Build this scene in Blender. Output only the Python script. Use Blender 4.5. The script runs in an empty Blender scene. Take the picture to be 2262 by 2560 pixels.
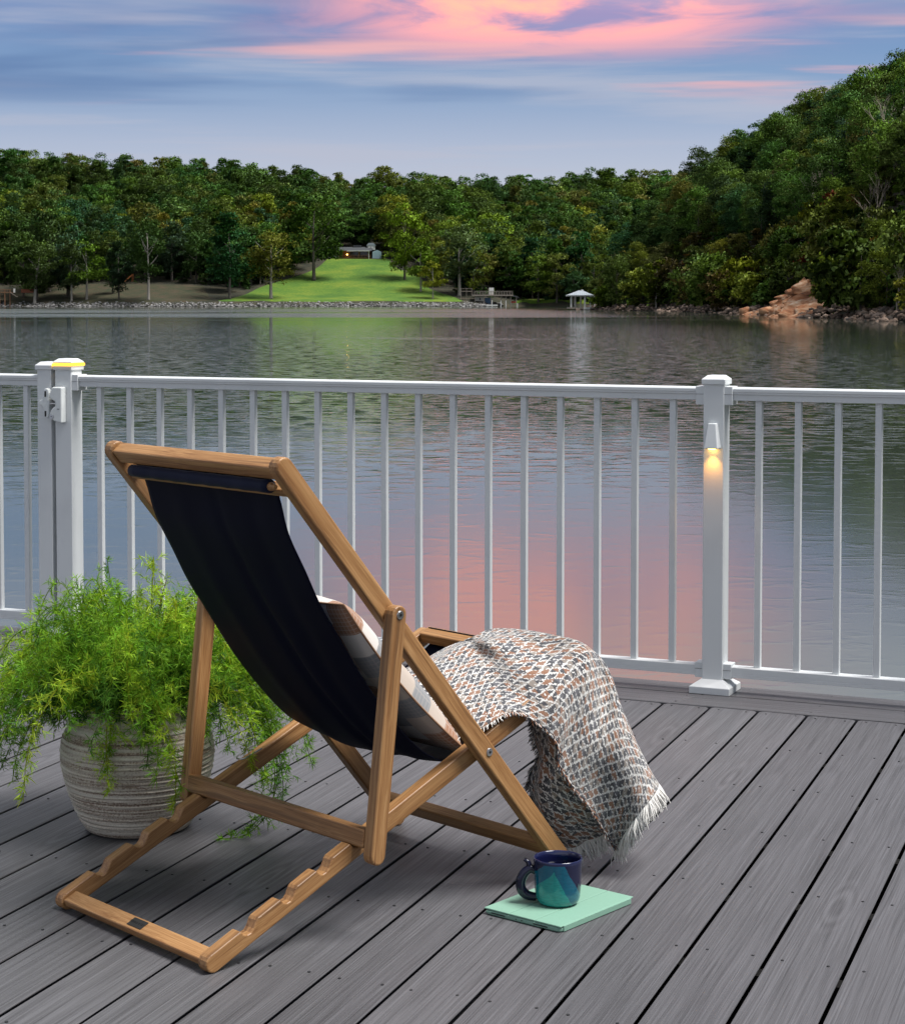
import bpy, bmesh, math, random
import numpy as np
from mathutils import Vector, Matrix

scene = bpy.context.scene
COL = scene.collection
R = math.radians

# ------------------------------------------------------------------ camera
F_PX, W_PX = 4856.6, 2262.0
CAM_H = 1.2
cam_d = bpy.data.cameras.new('camera')
cam = bpy.data.objects.new('camera', cam_d); COL.objects.link(cam)
cam.location = (0, 0, CAM_H)
cam.rotation_euler = (math.pi/2 - 0.046852, 0, 0)
cam_d.sensor_fit = 'HORIZONTAL'; cam_d.sensor_width = 36.0
cam_d.lens = 36.0*F_PX/W_PX
cam_d.shift_y = -(1280.0 - 979.74)/W_PX
cam_d.clip_start = 0.05; cam_d.clip_end = 12000
scene.camera = cam
scene.view_settings.view_transform = 'Standard'
scene.view_settings.look = 'None'
scene.view_settings.exposure = 0.38
scene.view_settings.gamma = 1.0
cy = scene.cycles
cy.max_bounces = 5; cy.diffuse_bounces = 2; cy.glossy_bounces = 3; cy.transmission_bounces = 2; cy.transparent_max_bounces = 4
cy.caustics_reflective = False; cy.caustics_refractive = False
cy.use_adaptive_sampling = True; cy.adaptive_threshold = .02
scene.render.resolution_x = 904; scene.render.resolution_y = 1024

# ------------------------------------------------------------------ node helper
def N(nt, typ, inp=None, **attrs):
    n = nt.nodes.new(typ)
    for k, v in attrs.items():
        setattr(n, k, v)
    for k, v in (inp or {}).items():
        s = n.inputs[k]
        if isinstance(v, bpy.types.NodeSocket):
            nt.links.new(v, s)
        elif isinstance(v, bpy.types.Node):
            nt.links.new(v.outputs[0], s)
        else:
            if s.type == 'RGBA' and len(v) == 3: v = (*v, 1)
            s.default_value = v
    return n
def M_(nt, op, a, b=None, c=None, clamp=False):
    inp = {0: a}
    if b is not None: inp[1] = b
    if c is not None: inp[2] = c
    n = N(nt, 'ShaderNodeMath', inp, operation=op); n.use_clamp = clamp
    return n.outputs[0]
def MIX(nt, f, a, b, mode='MIX'):
    n = nt.nodes.new('ShaderNodeMix'); n.data_type = 'RGBA'; n.blend_type = mode
    for i, v in ((0, f), (6, a), (7, b)):
        s = n.inputs[i]
        if isinstance(v, bpy.types.NodeSocket): nt.links.new(v, s)
        elif isinstance(v, (int, float)): s.default_value = v if s.type == 'VALUE' else (v, v, v, 1)
        else: s.default_value = (*v[:3], 1)
    return n.outputs[2]
def RAMP(nt, fac, stops, interp='LINEAR'):
    n = nt.nodes.new('ShaderNodeValToRGB'); cr = n.color_ramp; cr.interpolation = interp
    while len(cr.elements) > 1: cr.elements.remove(cr.elements[-1])
    for i, (p, c) in enumerate(stops):
        e = cr.elements[0] if i == 0 else cr.elements.new(p)
        e.position = p
        if isinstance(c, (int, float)): c = (c, c, c)
        e.color = (*c[:3], 1)
    nt.links.new(fac, n.inputs[0])
    return n.outputs[0]
def SMOOTH(nt, v, a, b, lo=0.0, hi=1.0):
    n = N(nt, 'ShaderNodeMapRange', {0: v, 1: a, 2: b, 3: lo, 4: hi}, interpolation_type='SMOOTHSTEP')
    return n.outputs[0]
def NOISE(nt, vec, scale, detail=3.0, rough=.55, dist=0.0):
    n = N(nt, 'ShaderNodeTexNoise', {'Vector': vec, 'Scale': scale, 'Detail': detail, 'Roughness': rough, 'Distortion': dist})
    return n.outputs[0]
def SCALEV(nt, vec, s):
    return N(nt, 'ShaderNodeVectorMath', {0: vec, 1: s}, operation='MULTIPLY').outputs[0]
def ADDV(nt, a, b):
    return N(nt, 'ShaderNodeVectorMath', {0: a, 1: b}, operation='ADD').outputs[0]

# ------------------------------------------------------------------ world and sun
SUN_DIR = Vector((0.42, -0.12, 0.90)).normalized()
world = bpy.data.worlds.new('World'); scene.world = world; world.use_nodes = True
wt = world.node_tree; wt.nodes.clear()
gen = N(wt, 'ShaderNodeTexCoord').outputs['Generated']
sx = N(wt, 'ShaderNodeSeparateXYZ', {0: gen}).outputs
sky = N(wt, 'ShaderNodeTexSky', sky_type='NISHITA', sun_disc=False,
        sun_elevation=math.asin(SUN_DIR.z), sun_rotation=math.atan2(SUN_DIR.x, SUN_DIR.y), altitude=200)
el = M_(wt, 'MAXIMUM', sx[2], 0.0)
elr = M_(wt, 'MULTIPLY', el, 2.0, clamp=True)
base = RAMP(wt, elr, [(0.0, (.62, .63, .70)), (.10, (.54, .57, .68)), (.16, (.41, .47, .63)), (.20, (.28, .38, .58)), (.25, (.175, .30, .53)),
                      (.29, (.15, .26, .50)), (.325, (.42, .46, .56)), (.37, (.74, .75, .79)), (.54, (.82, .81, .81)), (.75, (.52, .54, .57)), (1.0, (.40, .43, .47))])
base = MIX(wt, .15, base, MIX(wt, 1.0, sky.outputs[0], (.09, .09, .09), 'MULTIPLY'))
den = M_(wt, 'ADD', el, .035)
px = M_(wt, 'DIVIDE', sx[0], den); pyy = M_(wt, 'DIVIDE', sx[1], den)
cp = N(wt, 'ShaderNodeCombineXYZ', {0: px, 1: pyy, 2: 0.0}).outputs[0]
n1 = NOISE(wt, ADDV(wt, SCALEV(wt, cp, (.55, 1.0, 1)), (3.1, 7.7, 0)), .85, 5, .55, .3)
streak = SMOOTH(wt, n1, .50, .68)
col = MIX(wt, M_(wt, 'MULTIPLY', streak, .62), base, (.47, .49, .59))
n0 = NOISE(wt, ADDV(wt, SCALEV(wt, cp, (.5, 1.0, 1)), (11.3, 2.7, 0)), .7, 4, .5, .4)
col = MIX(wt, M_(wt, 'MULTIPLY', M_(wt, 'MULTIPLY', SMOOTH(wt, n0, .50, .66), SMOOTH(wt, el, .088, .112)), .75), col, (.115, .205, .40))
# sunset-lit clouds: wide lobe around the afterglow azimuth
azx = N(wt, 'ShaderNodeMath', {0: sx[0], 1: sx[1]}, operation='ARCTAN2').outputs[0]
daz = M_(wt, 'ABSOLUTE', M_(wt, 'SUBTRACT', azx, .050))
lobe = SMOOTH(wt, daz, .03, .19, 1.0, .05)
core = SMOOTH(wt, daz, .02, .14, 1.0, .0)
elev_up = SMOOTH(wt, el, .116, .150)
elev_dn = SMOOTH(wt, el, .155, .225, 1.0, .16)
n2 = NOISE(wt, ADDV(wt, SCALEV(wt, cp, (1.6, 1.35, 1)), (5.2, 1.9, 0)), 1.25, 6, .55, .7)
pm = SMOOTH(wt, n2, .34, .60)
halo = M_(wt, 'MULTIPLY', M_(wt, 'MULTIPLY', elev_up, elev_dn), lobe)
hcol = MIX(wt, SMOOTH(wt, el, .145, .19), (.58, .36, .60), (.72, .53, .46))
col = MIX(wt, M_(wt, 'MULTIPLY', halo, .48), col, hcol)
pk = M_(wt, 'MULTIPLY', M_(wt, 'MULTIPLY', halo, pm), M_(wt, 'ADD', M_(wt, 'MULTIPLY', core, .75), .35), clamp=True)
col = MIX(wt, pk, col, (1.65, .56, .40))
# thin low pink streaks
n3 = NOISE(wt, ADDV(wt, SCALEV(wt, cp, (.5, 1.5, 1)), (9.0, 4.4, 0)), 1.0, 4, .5, .2)
low = M_(wt, 'MULTIPLY', SMOOTH(wt, n3, .56, .68), M_(wt, 'MULTIPLY', SMOOTH(wt, el, .095, .115), SMOOTH(wt, el, .13, .15, 1.0, 0.0)))
col = MIX(wt, M_(wt, 'MULTIPLY', low, .75), col, (.88, .46, .45))
bg = N(wt, 'ShaderNodeBackground', {0: col, 1: .82})
wo = N(wt, 'ShaderNodeOutputWorld', {0: bg.outputs[0]})

sun_d = bpy.data.lights.new('sun', 'SUN'); sun_d.energy = 4.6; sun_d.angle = R(26); sun_d.color = (1.0, .975, .94)
sun = bpy.data.objects.new('sun', sun_d); COL.objects.link(sun)
sun.rotation_euler = (-SUN_DIR).to_track_quat('-Z', 'Y').to_euler()
sun.location = (30, 20, 60)

# ------------------------------------------------------------------ materials
def new_mat(name):
    m = bpy.data.materials.new(name); m.use_nodes = True
    nt = m.node_tree; nt.nodes.clear()
    return m, nt
def finish(nt, col, rough=.5, bump=None, bump_s=.3, bump_d=.002, metal=0.0, **kw):
    inp = {'Base Color': col, 'Roughness': rough, 'Metallic': metal}
    for k, v in kw.items(): inp[k.replace('_', ' ')] = v
    p = N(nt, 'ShaderNodeBsdfPrincipled', inp)
    if bump is not None:
        b = N(nt, 'ShaderNodeBump', {'Height': bump, 'Strength': bump_s, 'Distance': bump_d})
        nt.links.new(b.outputs[0], p.inputs['Normal'])
    N(nt, 'ShaderNodeOutputMaterial', {0: p.outputs[0]})
    return p
def OBJ(nt): return N(nt, 'ShaderNodeTexCoord').outputs['Object']
def plain(name, col, rough=.5, metal=0.0, var=.06, scale=30, **kw):
    m, nt = new_mat(name)
    n = NOISE(nt, OBJ(nt), scale, 3)
    c = MIX(nt, n, tuple(x*(1-var*2) for x in col), tuple(min(1, x*(1+var*2)) for x in col))
    finish(nt, c, rough, n, .08, .001, metal, **kw)
    return m
def emit(name, col, s):
    m, nt = new_mat(name)
    e = N(nt, 'ShaderNodeEmission', {0: col, 1: s}); N(nt, 'ShaderNodeOutputMaterial', {0: e.outputs[0]})
    return m

def mat_decking():
    m, nt = new_mat('composite_decking')
    o = OBJ(nt); rnd = N(nt, 'ShaderNodeObjectInfo').outputs['Random']
    off = N(nt, 'ShaderNodeCombineXYZ', {0: M_(nt, 'MULTIPLY', rnd, 37.0), 1: M_(nt, 'MULTIPLY', rnd, 11.0), 2: 0.0}).outputs[0]
    p = ADDV(nt, o, off)
    warp = NOISE(nt, SCALEV(nt, p, (1.6, 9, 1)), 1.0, 2)
    pw = ADDV(nt, p, N(nt, 'ShaderNodeCombineXYZ', {0: 0.0, 1: M_(nt, 'MULTIPLY', M_(nt, 'SUBTRACT', warp, .5), .014), 2: 0.0}).outputs[0])
    fine = NOISE(nt, SCALEV(nt, pw, (3.2, 330, 1)), 1.0, 4, .68)
    broad = NOISE(nt, SCALEV(nt, pw, (.9, 85, 1)), 1.0, 3, .6)
    # cathedral figure around knots
    vor = N(nt, 'ShaderNodeTexVoronoi', {'Vector': SCALEV(nt, p, (1.25, 7.0, 0.0)), 'Scale': 1.0, 'Randomness': .9}, feature='F1')
    rings = M_(nt, 'SINE', M_(nt, 'MULTIPLY', M_(nt, 'ADD', vor.outputs['Distance'], M_(nt, 'MULTIPLY', warp, .25)), 62.0))
    ringm = M_(nt, 'MULTIPLY', SMOOTH(nt, vor.outputs['Distance'], .10, .30, 1.0, 0.0), .5)
    g = M_(nt, 'ADD', M_(nt, 'MULTIPLY', fine, .68), M_(nt, 'MULTIPLY', broad, .32))
    g2 = M_(nt, 'ADD', g, M_(nt, 'MULTIPLY', M_(nt, 'MULTIPLY', rings, .12), ringm))
    c = RAMP(nt, g2, [(.30, (.030, .029, .031)), (.44, (.070, .068, .073)), (.55, (.102, .100, .107)), (.72, (.155, .153, .164))])
    tint = MIX(nt, NOISE(nt, SCALEV(nt, p, (.9, 5, 1)), 1.0, 2), (.93, .93, .94), (1.06, 1.06, 1.05))
    c = MIX(nt, 1.0, c, tint, 'MULTIPLY')
    tone = M_(nt, 'ADD', M_(nt, 'MULTIPLY', rnd, .22), .89)
    c = MIX(nt, 1.0, c, N(nt, 'ShaderNodeCombineXYZ', {0: tone, 1: tone, 2: tone}).outputs[0], 'MULTIPLY')
    finish(nt, c, RAMP(nt, g2, [(.3, .56), (.7, .38)]), g2, .7, .002)
    return m
def mat_teak():
    m, nt = new_mat('oiled_teak')
    o = OBJ(nt); rnd = N(nt, 'ShaderNodeObjectInfo').outputs['Random']
    off = N(nt, 'ShaderNodeCombineXYZ', {0: M_(nt, 'MULTIPLY', rnd, 9.0), 1: M_(nt, 'MULTIPLY', rnd, 3.0), 2: M_(nt, 'MULTIPLY', rnd, 5.0)}).outputs[0]
    p = ADDV(nt, o, off)
    w = NOISE(nt, SCALEV(nt, p, (2.5, 12, 12)), 1.0, 2)
    pw = ADDV(nt, p, N(nt, 'ShaderNodeCombineXYZ', {0: 0.0, 1: M_(nt, 'MULTIPLY', w, .02), 2: M_(nt, 'MULTIPLY', w, .03)}).outputs[0])
    fine = NOISE(nt, SCALEV(nt, pw, (9, 620, 620)), 1.0, 3, .6)
    band = NOISE(nt, SCALEV(nt, pw, (1.3, 95, 95)), 1.0, 3, .55)
    line = SMOOTH(nt, NOISE(nt, SCALEV(nt, pw, (1.0, 70, 70)), 1.0, 1), .60, .70)
    g = M_(nt, 'ADD', M_(nt, 'MULTIPLY', fine, .5), M_(nt, 'MULTIPLY', band, .5))
    c = RAMP(nt, g, [(.30, (.13, .053, .016)), (.43, (.265, .124, .043)), (.55, (.385, .202, .079)), (.72, (.53, .31, .14))])
    c = MIX(nt, M_(nt, 'MULTIPLY', line, .55), c, (.10, .045, .018))
    tone = M_(nt, 'ADD', M_(nt, 'MULTIPLY', rnd, .36), .82)
    c = MIX(nt, 1.0, c, N(nt, 'ShaderNodeCombineXYZ', {0: tone, 1: tone, 2: tone}).outputs[0], 'MULTIPLY')
    finish(nt, c, .46, g, .35, .0008)
    return m
def mat_fabric(name, col, col2, rough=.8, sheen=.2, scale=900):
    m, nt = new_mat(name)
    o = OBJ(nt)
    a = NOISE(nt, SCALEV(nt, o, (1, 1, 1)), scale, 1)
    b = NOISE(nt, o, 6, 3)
    c = MIX(nt, b, col, col2)
    finish(nt, c, rough, a, .25, .0006, Sheen_Weight=sheen, Sheen_Roughness=.5, Specular_IOR_Level=.10)
    return m
def mat_white_paint():
    m, nt = new_mat('white_powder_coat')
    o = OBJ(nt)
    n = NOISE(nt, o, 900, 2); d = NOISE(nt, o, 4, 4)
    c = MIX(nt, SMOOTH(nt, d, .45, .75), (.72, .745, .75), (.66, .68, .69))
    finish(nt, c, .42, n, .12, .0004)
    return m
def mat_throw():
    m, nt = new_mat('woven_throw')
    uv = N(nt, 'ShaderNodeUVMap', uv_map='UVMap').outputs[0]
    wob = NOISE(nt, uv, 95, 3)
    uvw = ADDV(nt, uv, N(nt, 'ShaderNodeCombineXYZ', {0: M_(nt, 'MULTIPLY', M_(nt, 'SUBTRACT', wob, .5), .007), 1: M_(nt, 'MULTIPLY', M_(nt, 'SUBTRACT', wob, .5), .010), 2: 0.0}).outputs[0])
    s = N(nt, 'ShaderNodeSeparateXYZ', {0: uvw}).outputs
    q = .0027
    uq = M_(nt, 'MULTIPLY', M_(nt, 'FLOOR', M_(nt, 'MULTIPLY', s[0], 1/q)), q); vq = M_(nt, 'MULTIPLY', M_(nt, 'FLOOR', M_(nt, 'MULTIPLY', s[1], 1/q)), q)
    a = M_(nt, 'ADD', M_(nt, 'MULTIPLY', uq, 1/.0168), M_(nt, 'MULTIPLY', vq, 1/.035)); b = M_(nt, 'SUBTRACT', M_(nt, 'MULTIPLY', uq, 1/.0168), M_(nt, 'MULTIPLY', vq, 1/.035))
    ca = M_(nt, 'FLOOR', a); cb = M_(nt, 'FLOOR', b); fa = M_(nt, 'FRACT', a); fb = M_(nt, 'FRACT', b)
    wn = N(nt, 'ShaderNodeTexWhiteNoise', {'Vector': N(nt, 'ShaderNodeCombineXYZ', {0: ca, 1: cb, 2: 0.0}).outputs[0]}, noise_dimensions='2D').outputs['Value']
    cyc = M_(nt, 'FRACT', M_(nt, 'ADD', M_(nt, 'ADD', M_(nt, 'MULTIPLY', ca, .4), M_(nt, 'MULTIPLY', cb, .2)), M_(nt, 'MULTIPLY', wn, .42)))
    half = M_(nt, 'GREATER_THAN', M_(nt, 'SUBTRACT', fa, fb), 0.0)
    cyc = M_(nt, 'FRACT', M_(nt, 'ADD', cyc, M_(nt, 'MULTIPLY', half, .47)))
    c = RAMP(nt, cyc, [(0, (.026, .030, .042)), (.27, (.28, .118, .055)), (.43, (.31, .265, .225)), (.60, (.10, .105, .125)), (.74, (.30, .14, .070)), (.85, (.032, .036, .048))], 'CONSTANT')
    cellq = N(nt, 'ShaderNodeCombineXYZ', {0: uq, 1: vq, 2: 0.0}).outputs[0]
    st1 = N(nt, 'ShaderNodeTexWhiteNoise', {'Vector': SCALEV(nt, cellq, (731.0, 977.0, 1))}, noise_dimensions='2D').outputs['Value']
    wid = M_(nt, 'ADD', .03, M_(nt, 'MULTIPLY', st1, .28))
    white = M_(nt, 'MAXIMUM', M_(nt, 'LESS_THAN', fa, wid), M_(nt, 'LESS_THAN', fb, wid))
    hatch = M_(nt, 'GREATER_THAN', M_(nt, 'SINE', M_(nt, 'MULTIPLY', M_(nt, 'ADD', s[0], s[1]), 2*math.pi/.0042)), .55)
    c = MIX(nt, M_(nt, 'MULTIPLY', hatch, .22), c, (.50, .46, .42))
    c = MIX(nt, white, c, (.78, .77, .74))
    yarn = M_(nt, 'SINE', M_(nt, 'MULTIPLY', s[1], 2*math.pi/.0022))
    fuzz = NOISE(nt, uv, 700, 2)
    c = MIX(nt, M_(nt, 'MULTIPLY', M_(nt, 'SUBTRACT', 1.0, fuzz), .22), c, (.10, .09, .085))
    h = M_(nt, 'ADD', M_(nt, 'MULTIPLY', yarn, .18), M_(nt, 'ADD', M_(nt, 'MULTIPLY', white, .4), M_(nt, 'MULTIPLY', fuzz, .8)))
    finish(nt, c, .92, h, .8, .0016, Sheen_Weight=.25)
    return m
def mat_pillow():
    m, nt = new_mat('plaid_pillow')
    uv = N(nt, 'ShaderNodeUVMap', uv_map='UVMap').outputs[0]
    s = N(nt, 'ShaderNodeSeparateXYZ', {0: uv}).outputs
    a = M_(nt, 'MULTIPLY', s[0], 1.0); b = M_(nt, 'MULTIPLY', s[1], 1.0)
    tan, bei, gry, wht = (.36, .17, .085), (.56, .48, .41), (.25, .27, .29), (.72, .69, .65)
    r1 = RAMP(nt, a, [(0, tan), (.16, wht), (.28, gry), (.40, bei), (.56, gry), (.68, bei), (.80, tan)], 'CONSTANT')
    r2 = RAMP(nt, a, [(0, wht), (.10, tan), (.24, bei), (.36, wht), (.46, tan), (.64, gry), (.74, wht), (.86, tan)], 'CONSTANT')
    band = RAMP(nt, b, [(0, 0.0), (.14, 1.0), (.34, 0.0), (.52, 1.0), (.72, 0.0), (.88, 1.0)], 'CONSTANT')
    c = MIX(nt, band, r1, r2)
    l1 = M_(nt, 'LESS_THAN', M_(nt, 'FRACT', M_(nt, 'MULTIPLY', s[0], 46.0)), .16)
    l2 = M_(nt, 'LESS_THAN', M_(nt, 'FRACT', M_(nt, 'MULTIPLY', s[1], 40.0)), .16)
    ln = M_(nt, 'MULTIPLY', M_(nt, 'MAXIMUM', l1, l2), RAMP(nt, a, [(0, .9), (.16, 0.0), (.28, .5), (.40, 0.0), (.56, .5), (.68, .0), (.80, .9)], 'CONSTANT'))
    c = MIX(nt, M_(nt, 'MULTIPLY', ln, .6), c, (.60, .54, .48))
    f = NOISE(nt, uv, 420, 2)
    c = MIX(nt, M_(nt, 'MULTIPLY', f, .3), c, (.2, .16, .14))
    finish(nt, c, .9, f, .6, .0012, Sheen_Weight=.2)
    return m
def mat_pot():
    m, nt = new_mat('ribbed_stoneware')
    o = OBJ(nt)
    st = NOISE(nt, SCALEV(nt, o, (3, 3, 150)), 1.0, 4, .6, .15)
    sp = NOISE(nt, SCALEV(nt, o, (1, 1, 1.3)), 210, 3, .7)
    big = NOISE(nt, SCALEV(nt, o, (3, 3, 9)), 1.0, 3)
    g = M_(nt, 'ADD', M_(nt, 'ADD', M_(nt, 'MULTIPLY', st, .5), M_(nt, 'MULTIPLY', sp, .32)), M_(nt, 'MULTIPLY', big, .16))
    c = RAMP(nt, g, [(.35, (.13, .085, .060)), (.42, (.30, .22, .165)), (.47, (.58, .51, .42)), (.60, (.76, .71, .61))])
    finish(nt, c, .72, M_(nt, 'ADD', g, M_(nt, 'MULTIPLY', sp, .4)), .6, .003)
    return m
def mat_mug():
    m, nt = new_mat('teal_navy_glaze')
    o = OBJ(nt); s = N(nt, 'ShaderNodeSeparateXYZ', {0: o}).outputs
    x = M_(nt, 'MULTIPLY', s[0], 1/.045); z = M_(nt, 'MULTIPLY', s[2], 1/.092)
    br = NOISE(nt, SCALEV(nt, ADDV(nt, o, (0, 0, 0)), (90, 90, 420)), 1.0, 3)
    wb = M_(nt, 'MULTIPLY', M_(nt, 'SUBTRACT', NOISE(nt, o, 30, 2), .5), .18)
    # three glaze fields, split by brushed diagonals
    d1 = M_(nt, 'ADD', M_(nt, 'ADD', z, M_(nt, 'MULTIPLY', x, .95)), wb)      # falling edge to the right
    d2 = M_(nt, 'SUBTRACT', M_(nt, 'ADD', z, wb), M_(nt, 'MULTIPLY', x, .55))
    teal = MIX(nt, br, (.0, .12, .125), (.02, .33, .31))
    blue = MIX(nt, br, (.0, .050, .10), (.006, .14, .22))
    navy = (.006, .008, .040)
    in_teal = M_(nt, 'MULTIPLY', M_(nt, 'LESS_THAN', d1, .62), M_(nt, 'LESS_THAN', d2, .95))
    in_blue = M_(nt, 'MULTIPLY', M_(nt, 'LESS_THAN', d1, 1.15), M_(nt, 'LESS_THAN', d2, 1.28))
    c = MIX(nt, in_blue, navy, blue); c = MIX(nt, in_teal, c, teal)
    front = M_(nt, 'LESS_THAN', s[1], .012)
    c = MIX(nt, front, navy, c)
    rim = M_(nt, 'GREATER_THAN', s[2], .0855)
    c = MIX(nt, rim, c, (.012, .016, .06))
    finish(nt, c, .12, br, .08, .0006, Coat_Weight=.4)
    return m
def mat_bark(name, a, b, sc=1.0):
    m, nt = new_mat(name)
    o = OBJ(nt)
    n = NOISE(nt, SCALEV(nt, o, (6*sc, 6*sc, 1.2*sc)), 1.0, 4)
    finish(nt, MIX(nt, n, a, b), .9, n, .5, .05)
    return m
def mat_leaf(name, use_attr=False, trans=.25):
    m, nt = new_mat(name)
    if use_attr:
        base = N(nt, 'ShaderNodeAttribute', attribute_name='tint').outputs['Color']
    else:
        base = N(nt, 'ShaderNodeObjectInfo').outputs['Color']
    geo = N(nt, 'ShaderNodeNewGeometry').outputs['Random Per Island']
    v = N(nt, 'ShaderNodeMapRange', {0: geo, 1: 0.0, 2: 1.0, 3: .72, 4: 1.28}).outputs[0]
    c = MIX(nt, 1.0, base, N(nt, 'ShaderNodeCombineXYZ', {0: v, 1: v, 2: v}).outputs[0], 'MULTIPLY')
    p = N(nt, 'ShaderNodeBsdfPrincipled', {'Base Color': c, 'Roughness': .7, 'Specular IOR Level': .08})
    t = N(nt, 'ShaderNodeBsdfTranslucent', {0: MIX(nt, 1.0, c, (1.1, 1.2, .6), 'MULTIPLY')})
    mx = N(nt, 'ShaderNodeMixShader', {0: trans, 1: p.outputs[0], 2: t.outputs[0]})
    N(nt, 'ShaderNodeOutputMaterial', {0: mx.outputs[0]})
    return m
def mat_water():
    m, nt = new_mat('lake_water')
    o = OBJ(nt); s = N(nt, 'ShaderNodeSeparateXYZ', {0: o}).outputs
    rip = NOISE(nt, SCALEV(nt, o, (2.4, 3.6, 1)), 1.0, 3, .6, .5)
    swell = NOISE(nt, SCALEV(nt, o, (.9, .5, 1)), 1.0, 2, .5)
    # breeze patches: where the surface is ruffled
    patch = NOISE(nt, SCALEV(nt, o, (.012, .03, 1)), 1.0, 2)
    mid = M_(nt, 'MULTIPLY', SMOOTH(nt, s[1], 15.0, 34.0), SMOOTH(nt, s[1], 45.0, 170.0, 1.0, .17))
    calm = SMOOTH(nt, M_(nt, 'SUBTRACT', s[0], M_(nt, 'MULTIPLY', s[1], .115)), -4.0, 9.0, 1.0, .30)
    amp = M_(nt, 'MULTIPLY', M_(nt, 'MULTIPLY', M_(nt, 'ADD', M_(nt, 'MULTIPLY', mid, 2.6), .14), calm), M_(nt, 'ADD', M_(nt, 'MULTIPLY', patch, .9), .5))
    # wind streaks across the far water
    st = NOISE(nt, SCALEV(nt, o, (.004, .022, 1)), 1.0, 2)
    band = M_(nt, 'MULTIPLY', M_(nt, 'MULTIPLY', SMOOTH(nt, M_(nt, 'ADD', s[1], M_(nt, 'MULTIPLY', patch, 90.0)), 215.0, 300.0), SMOOTH(nt, s[1], 380.0, 450.0, 1.0, 0.0)), M_(nt, 'MULTIPLY', SMOOTH(nt, s[0], 4.0, 24.0, 1.0, 0.0), SMOOTH(nt, patch, .30, .55)))
    band2 = M_(nt, 'MULTIPLY', SMOOTH(nt, st, .54, .66), SMOOTH(nt, s[1], 90.0, 150.0))
    wl = M_(nt, 'ABSOLUTE', M_(nt, 'SUBTRACT', M_(nt, 'ADD', s[1], M_(nt, 'MULTIPLY', M_(nt, 'SINE', M_(nt, 'MULTIPLY', s[0], .13)), 2.5)), 88.0))
    wake = M_(nt, 'MULTIPLY', M_(nt, 'MULTIPLY', SMOOTH(nt, wl, .4, 4.0, 1.0, 0.0), .30), SMOOTH(nt, NOISE(nt, SCALEV(nt, o, (.07, .02, 1)), 1.0, 2), .42, .62))
    band = M_(nt, 'MAXIMUM', band, wake)
    wind = M_(nt, 'MAXIMUM', band, M_(nt, 'MULTIPLY', band2, .22))
    crest = SMOOTH(nt, rip, .47, .78)
    h = M_(nt, 'ADD', M_(nt, 'MULTIPLY', M_(nt, 'ADD', M_(nt, 'MULTIPLY', crest, .50), M_(nt, 'MULTIPLY', swell, .22)), amp), M_(nt, 'MULTIPLY', M_(nt, 'MULTIPLY', rip, wind), 8.0))
    rough = M_(nt, 'ADD', SMOOTH(nt, s[1], 12.0, 36.0, .105, .03), M_(nt, 'MULTIPLY', wind, .12))
    b = N(nt, 'ShaderNodeBump', {'Height': h, 'Strength': 1.0, 'Distance': .017})
    p = N(nt, 'ShaderNodeBsdfPrincipled', {'Base Color': (.034, .046, .034), 'Roughness': rough, 'IOR': 3.0, 'Normal': b.outputs[0]})
    N(nt, 'ShaderNodeOutputMaterial', {0: p.outputs[0]})
    return m
def mat_ground(name, a, b, c3, sc=.25):
    m, nt = new_mat(name)
    o = OBJ(nt)
    n = NOISE(nt, o, sc, 5, .6); f = NOISE(nt, o, sc*14, 3)
    c = RAMP(nt, M_(nt, 'ADD', M_(nt, 'MULTIPLY', n, .65), M_(nt, 'MULTIPLY', f, .35)), [(.38, a), (.50, b), (.62, c3)])
    finish(nt, c, .95, f, .6, .3)
    return m
def mat_rock(name, stops, sc=.6):
    m, nt = new_mat(name)
    o = OBJ(nt)
    n = NOISE(nt, SCALEV(nt, o, (1, 1, 2.2)), sc, 5, .65, 1.0)
    isl = N(nt, 'ShaderNodeNewGeometry').outputs['Random Per Island']
    g = M_(nt, 'ADD', M_(nt, 'MULTIPLY', n, .75), M_(nt, 'MULTIPLY', isl, .25))
    finish(nt, RAMP(nt, g, stops), .9, n, .8, .25)
    return m

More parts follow.
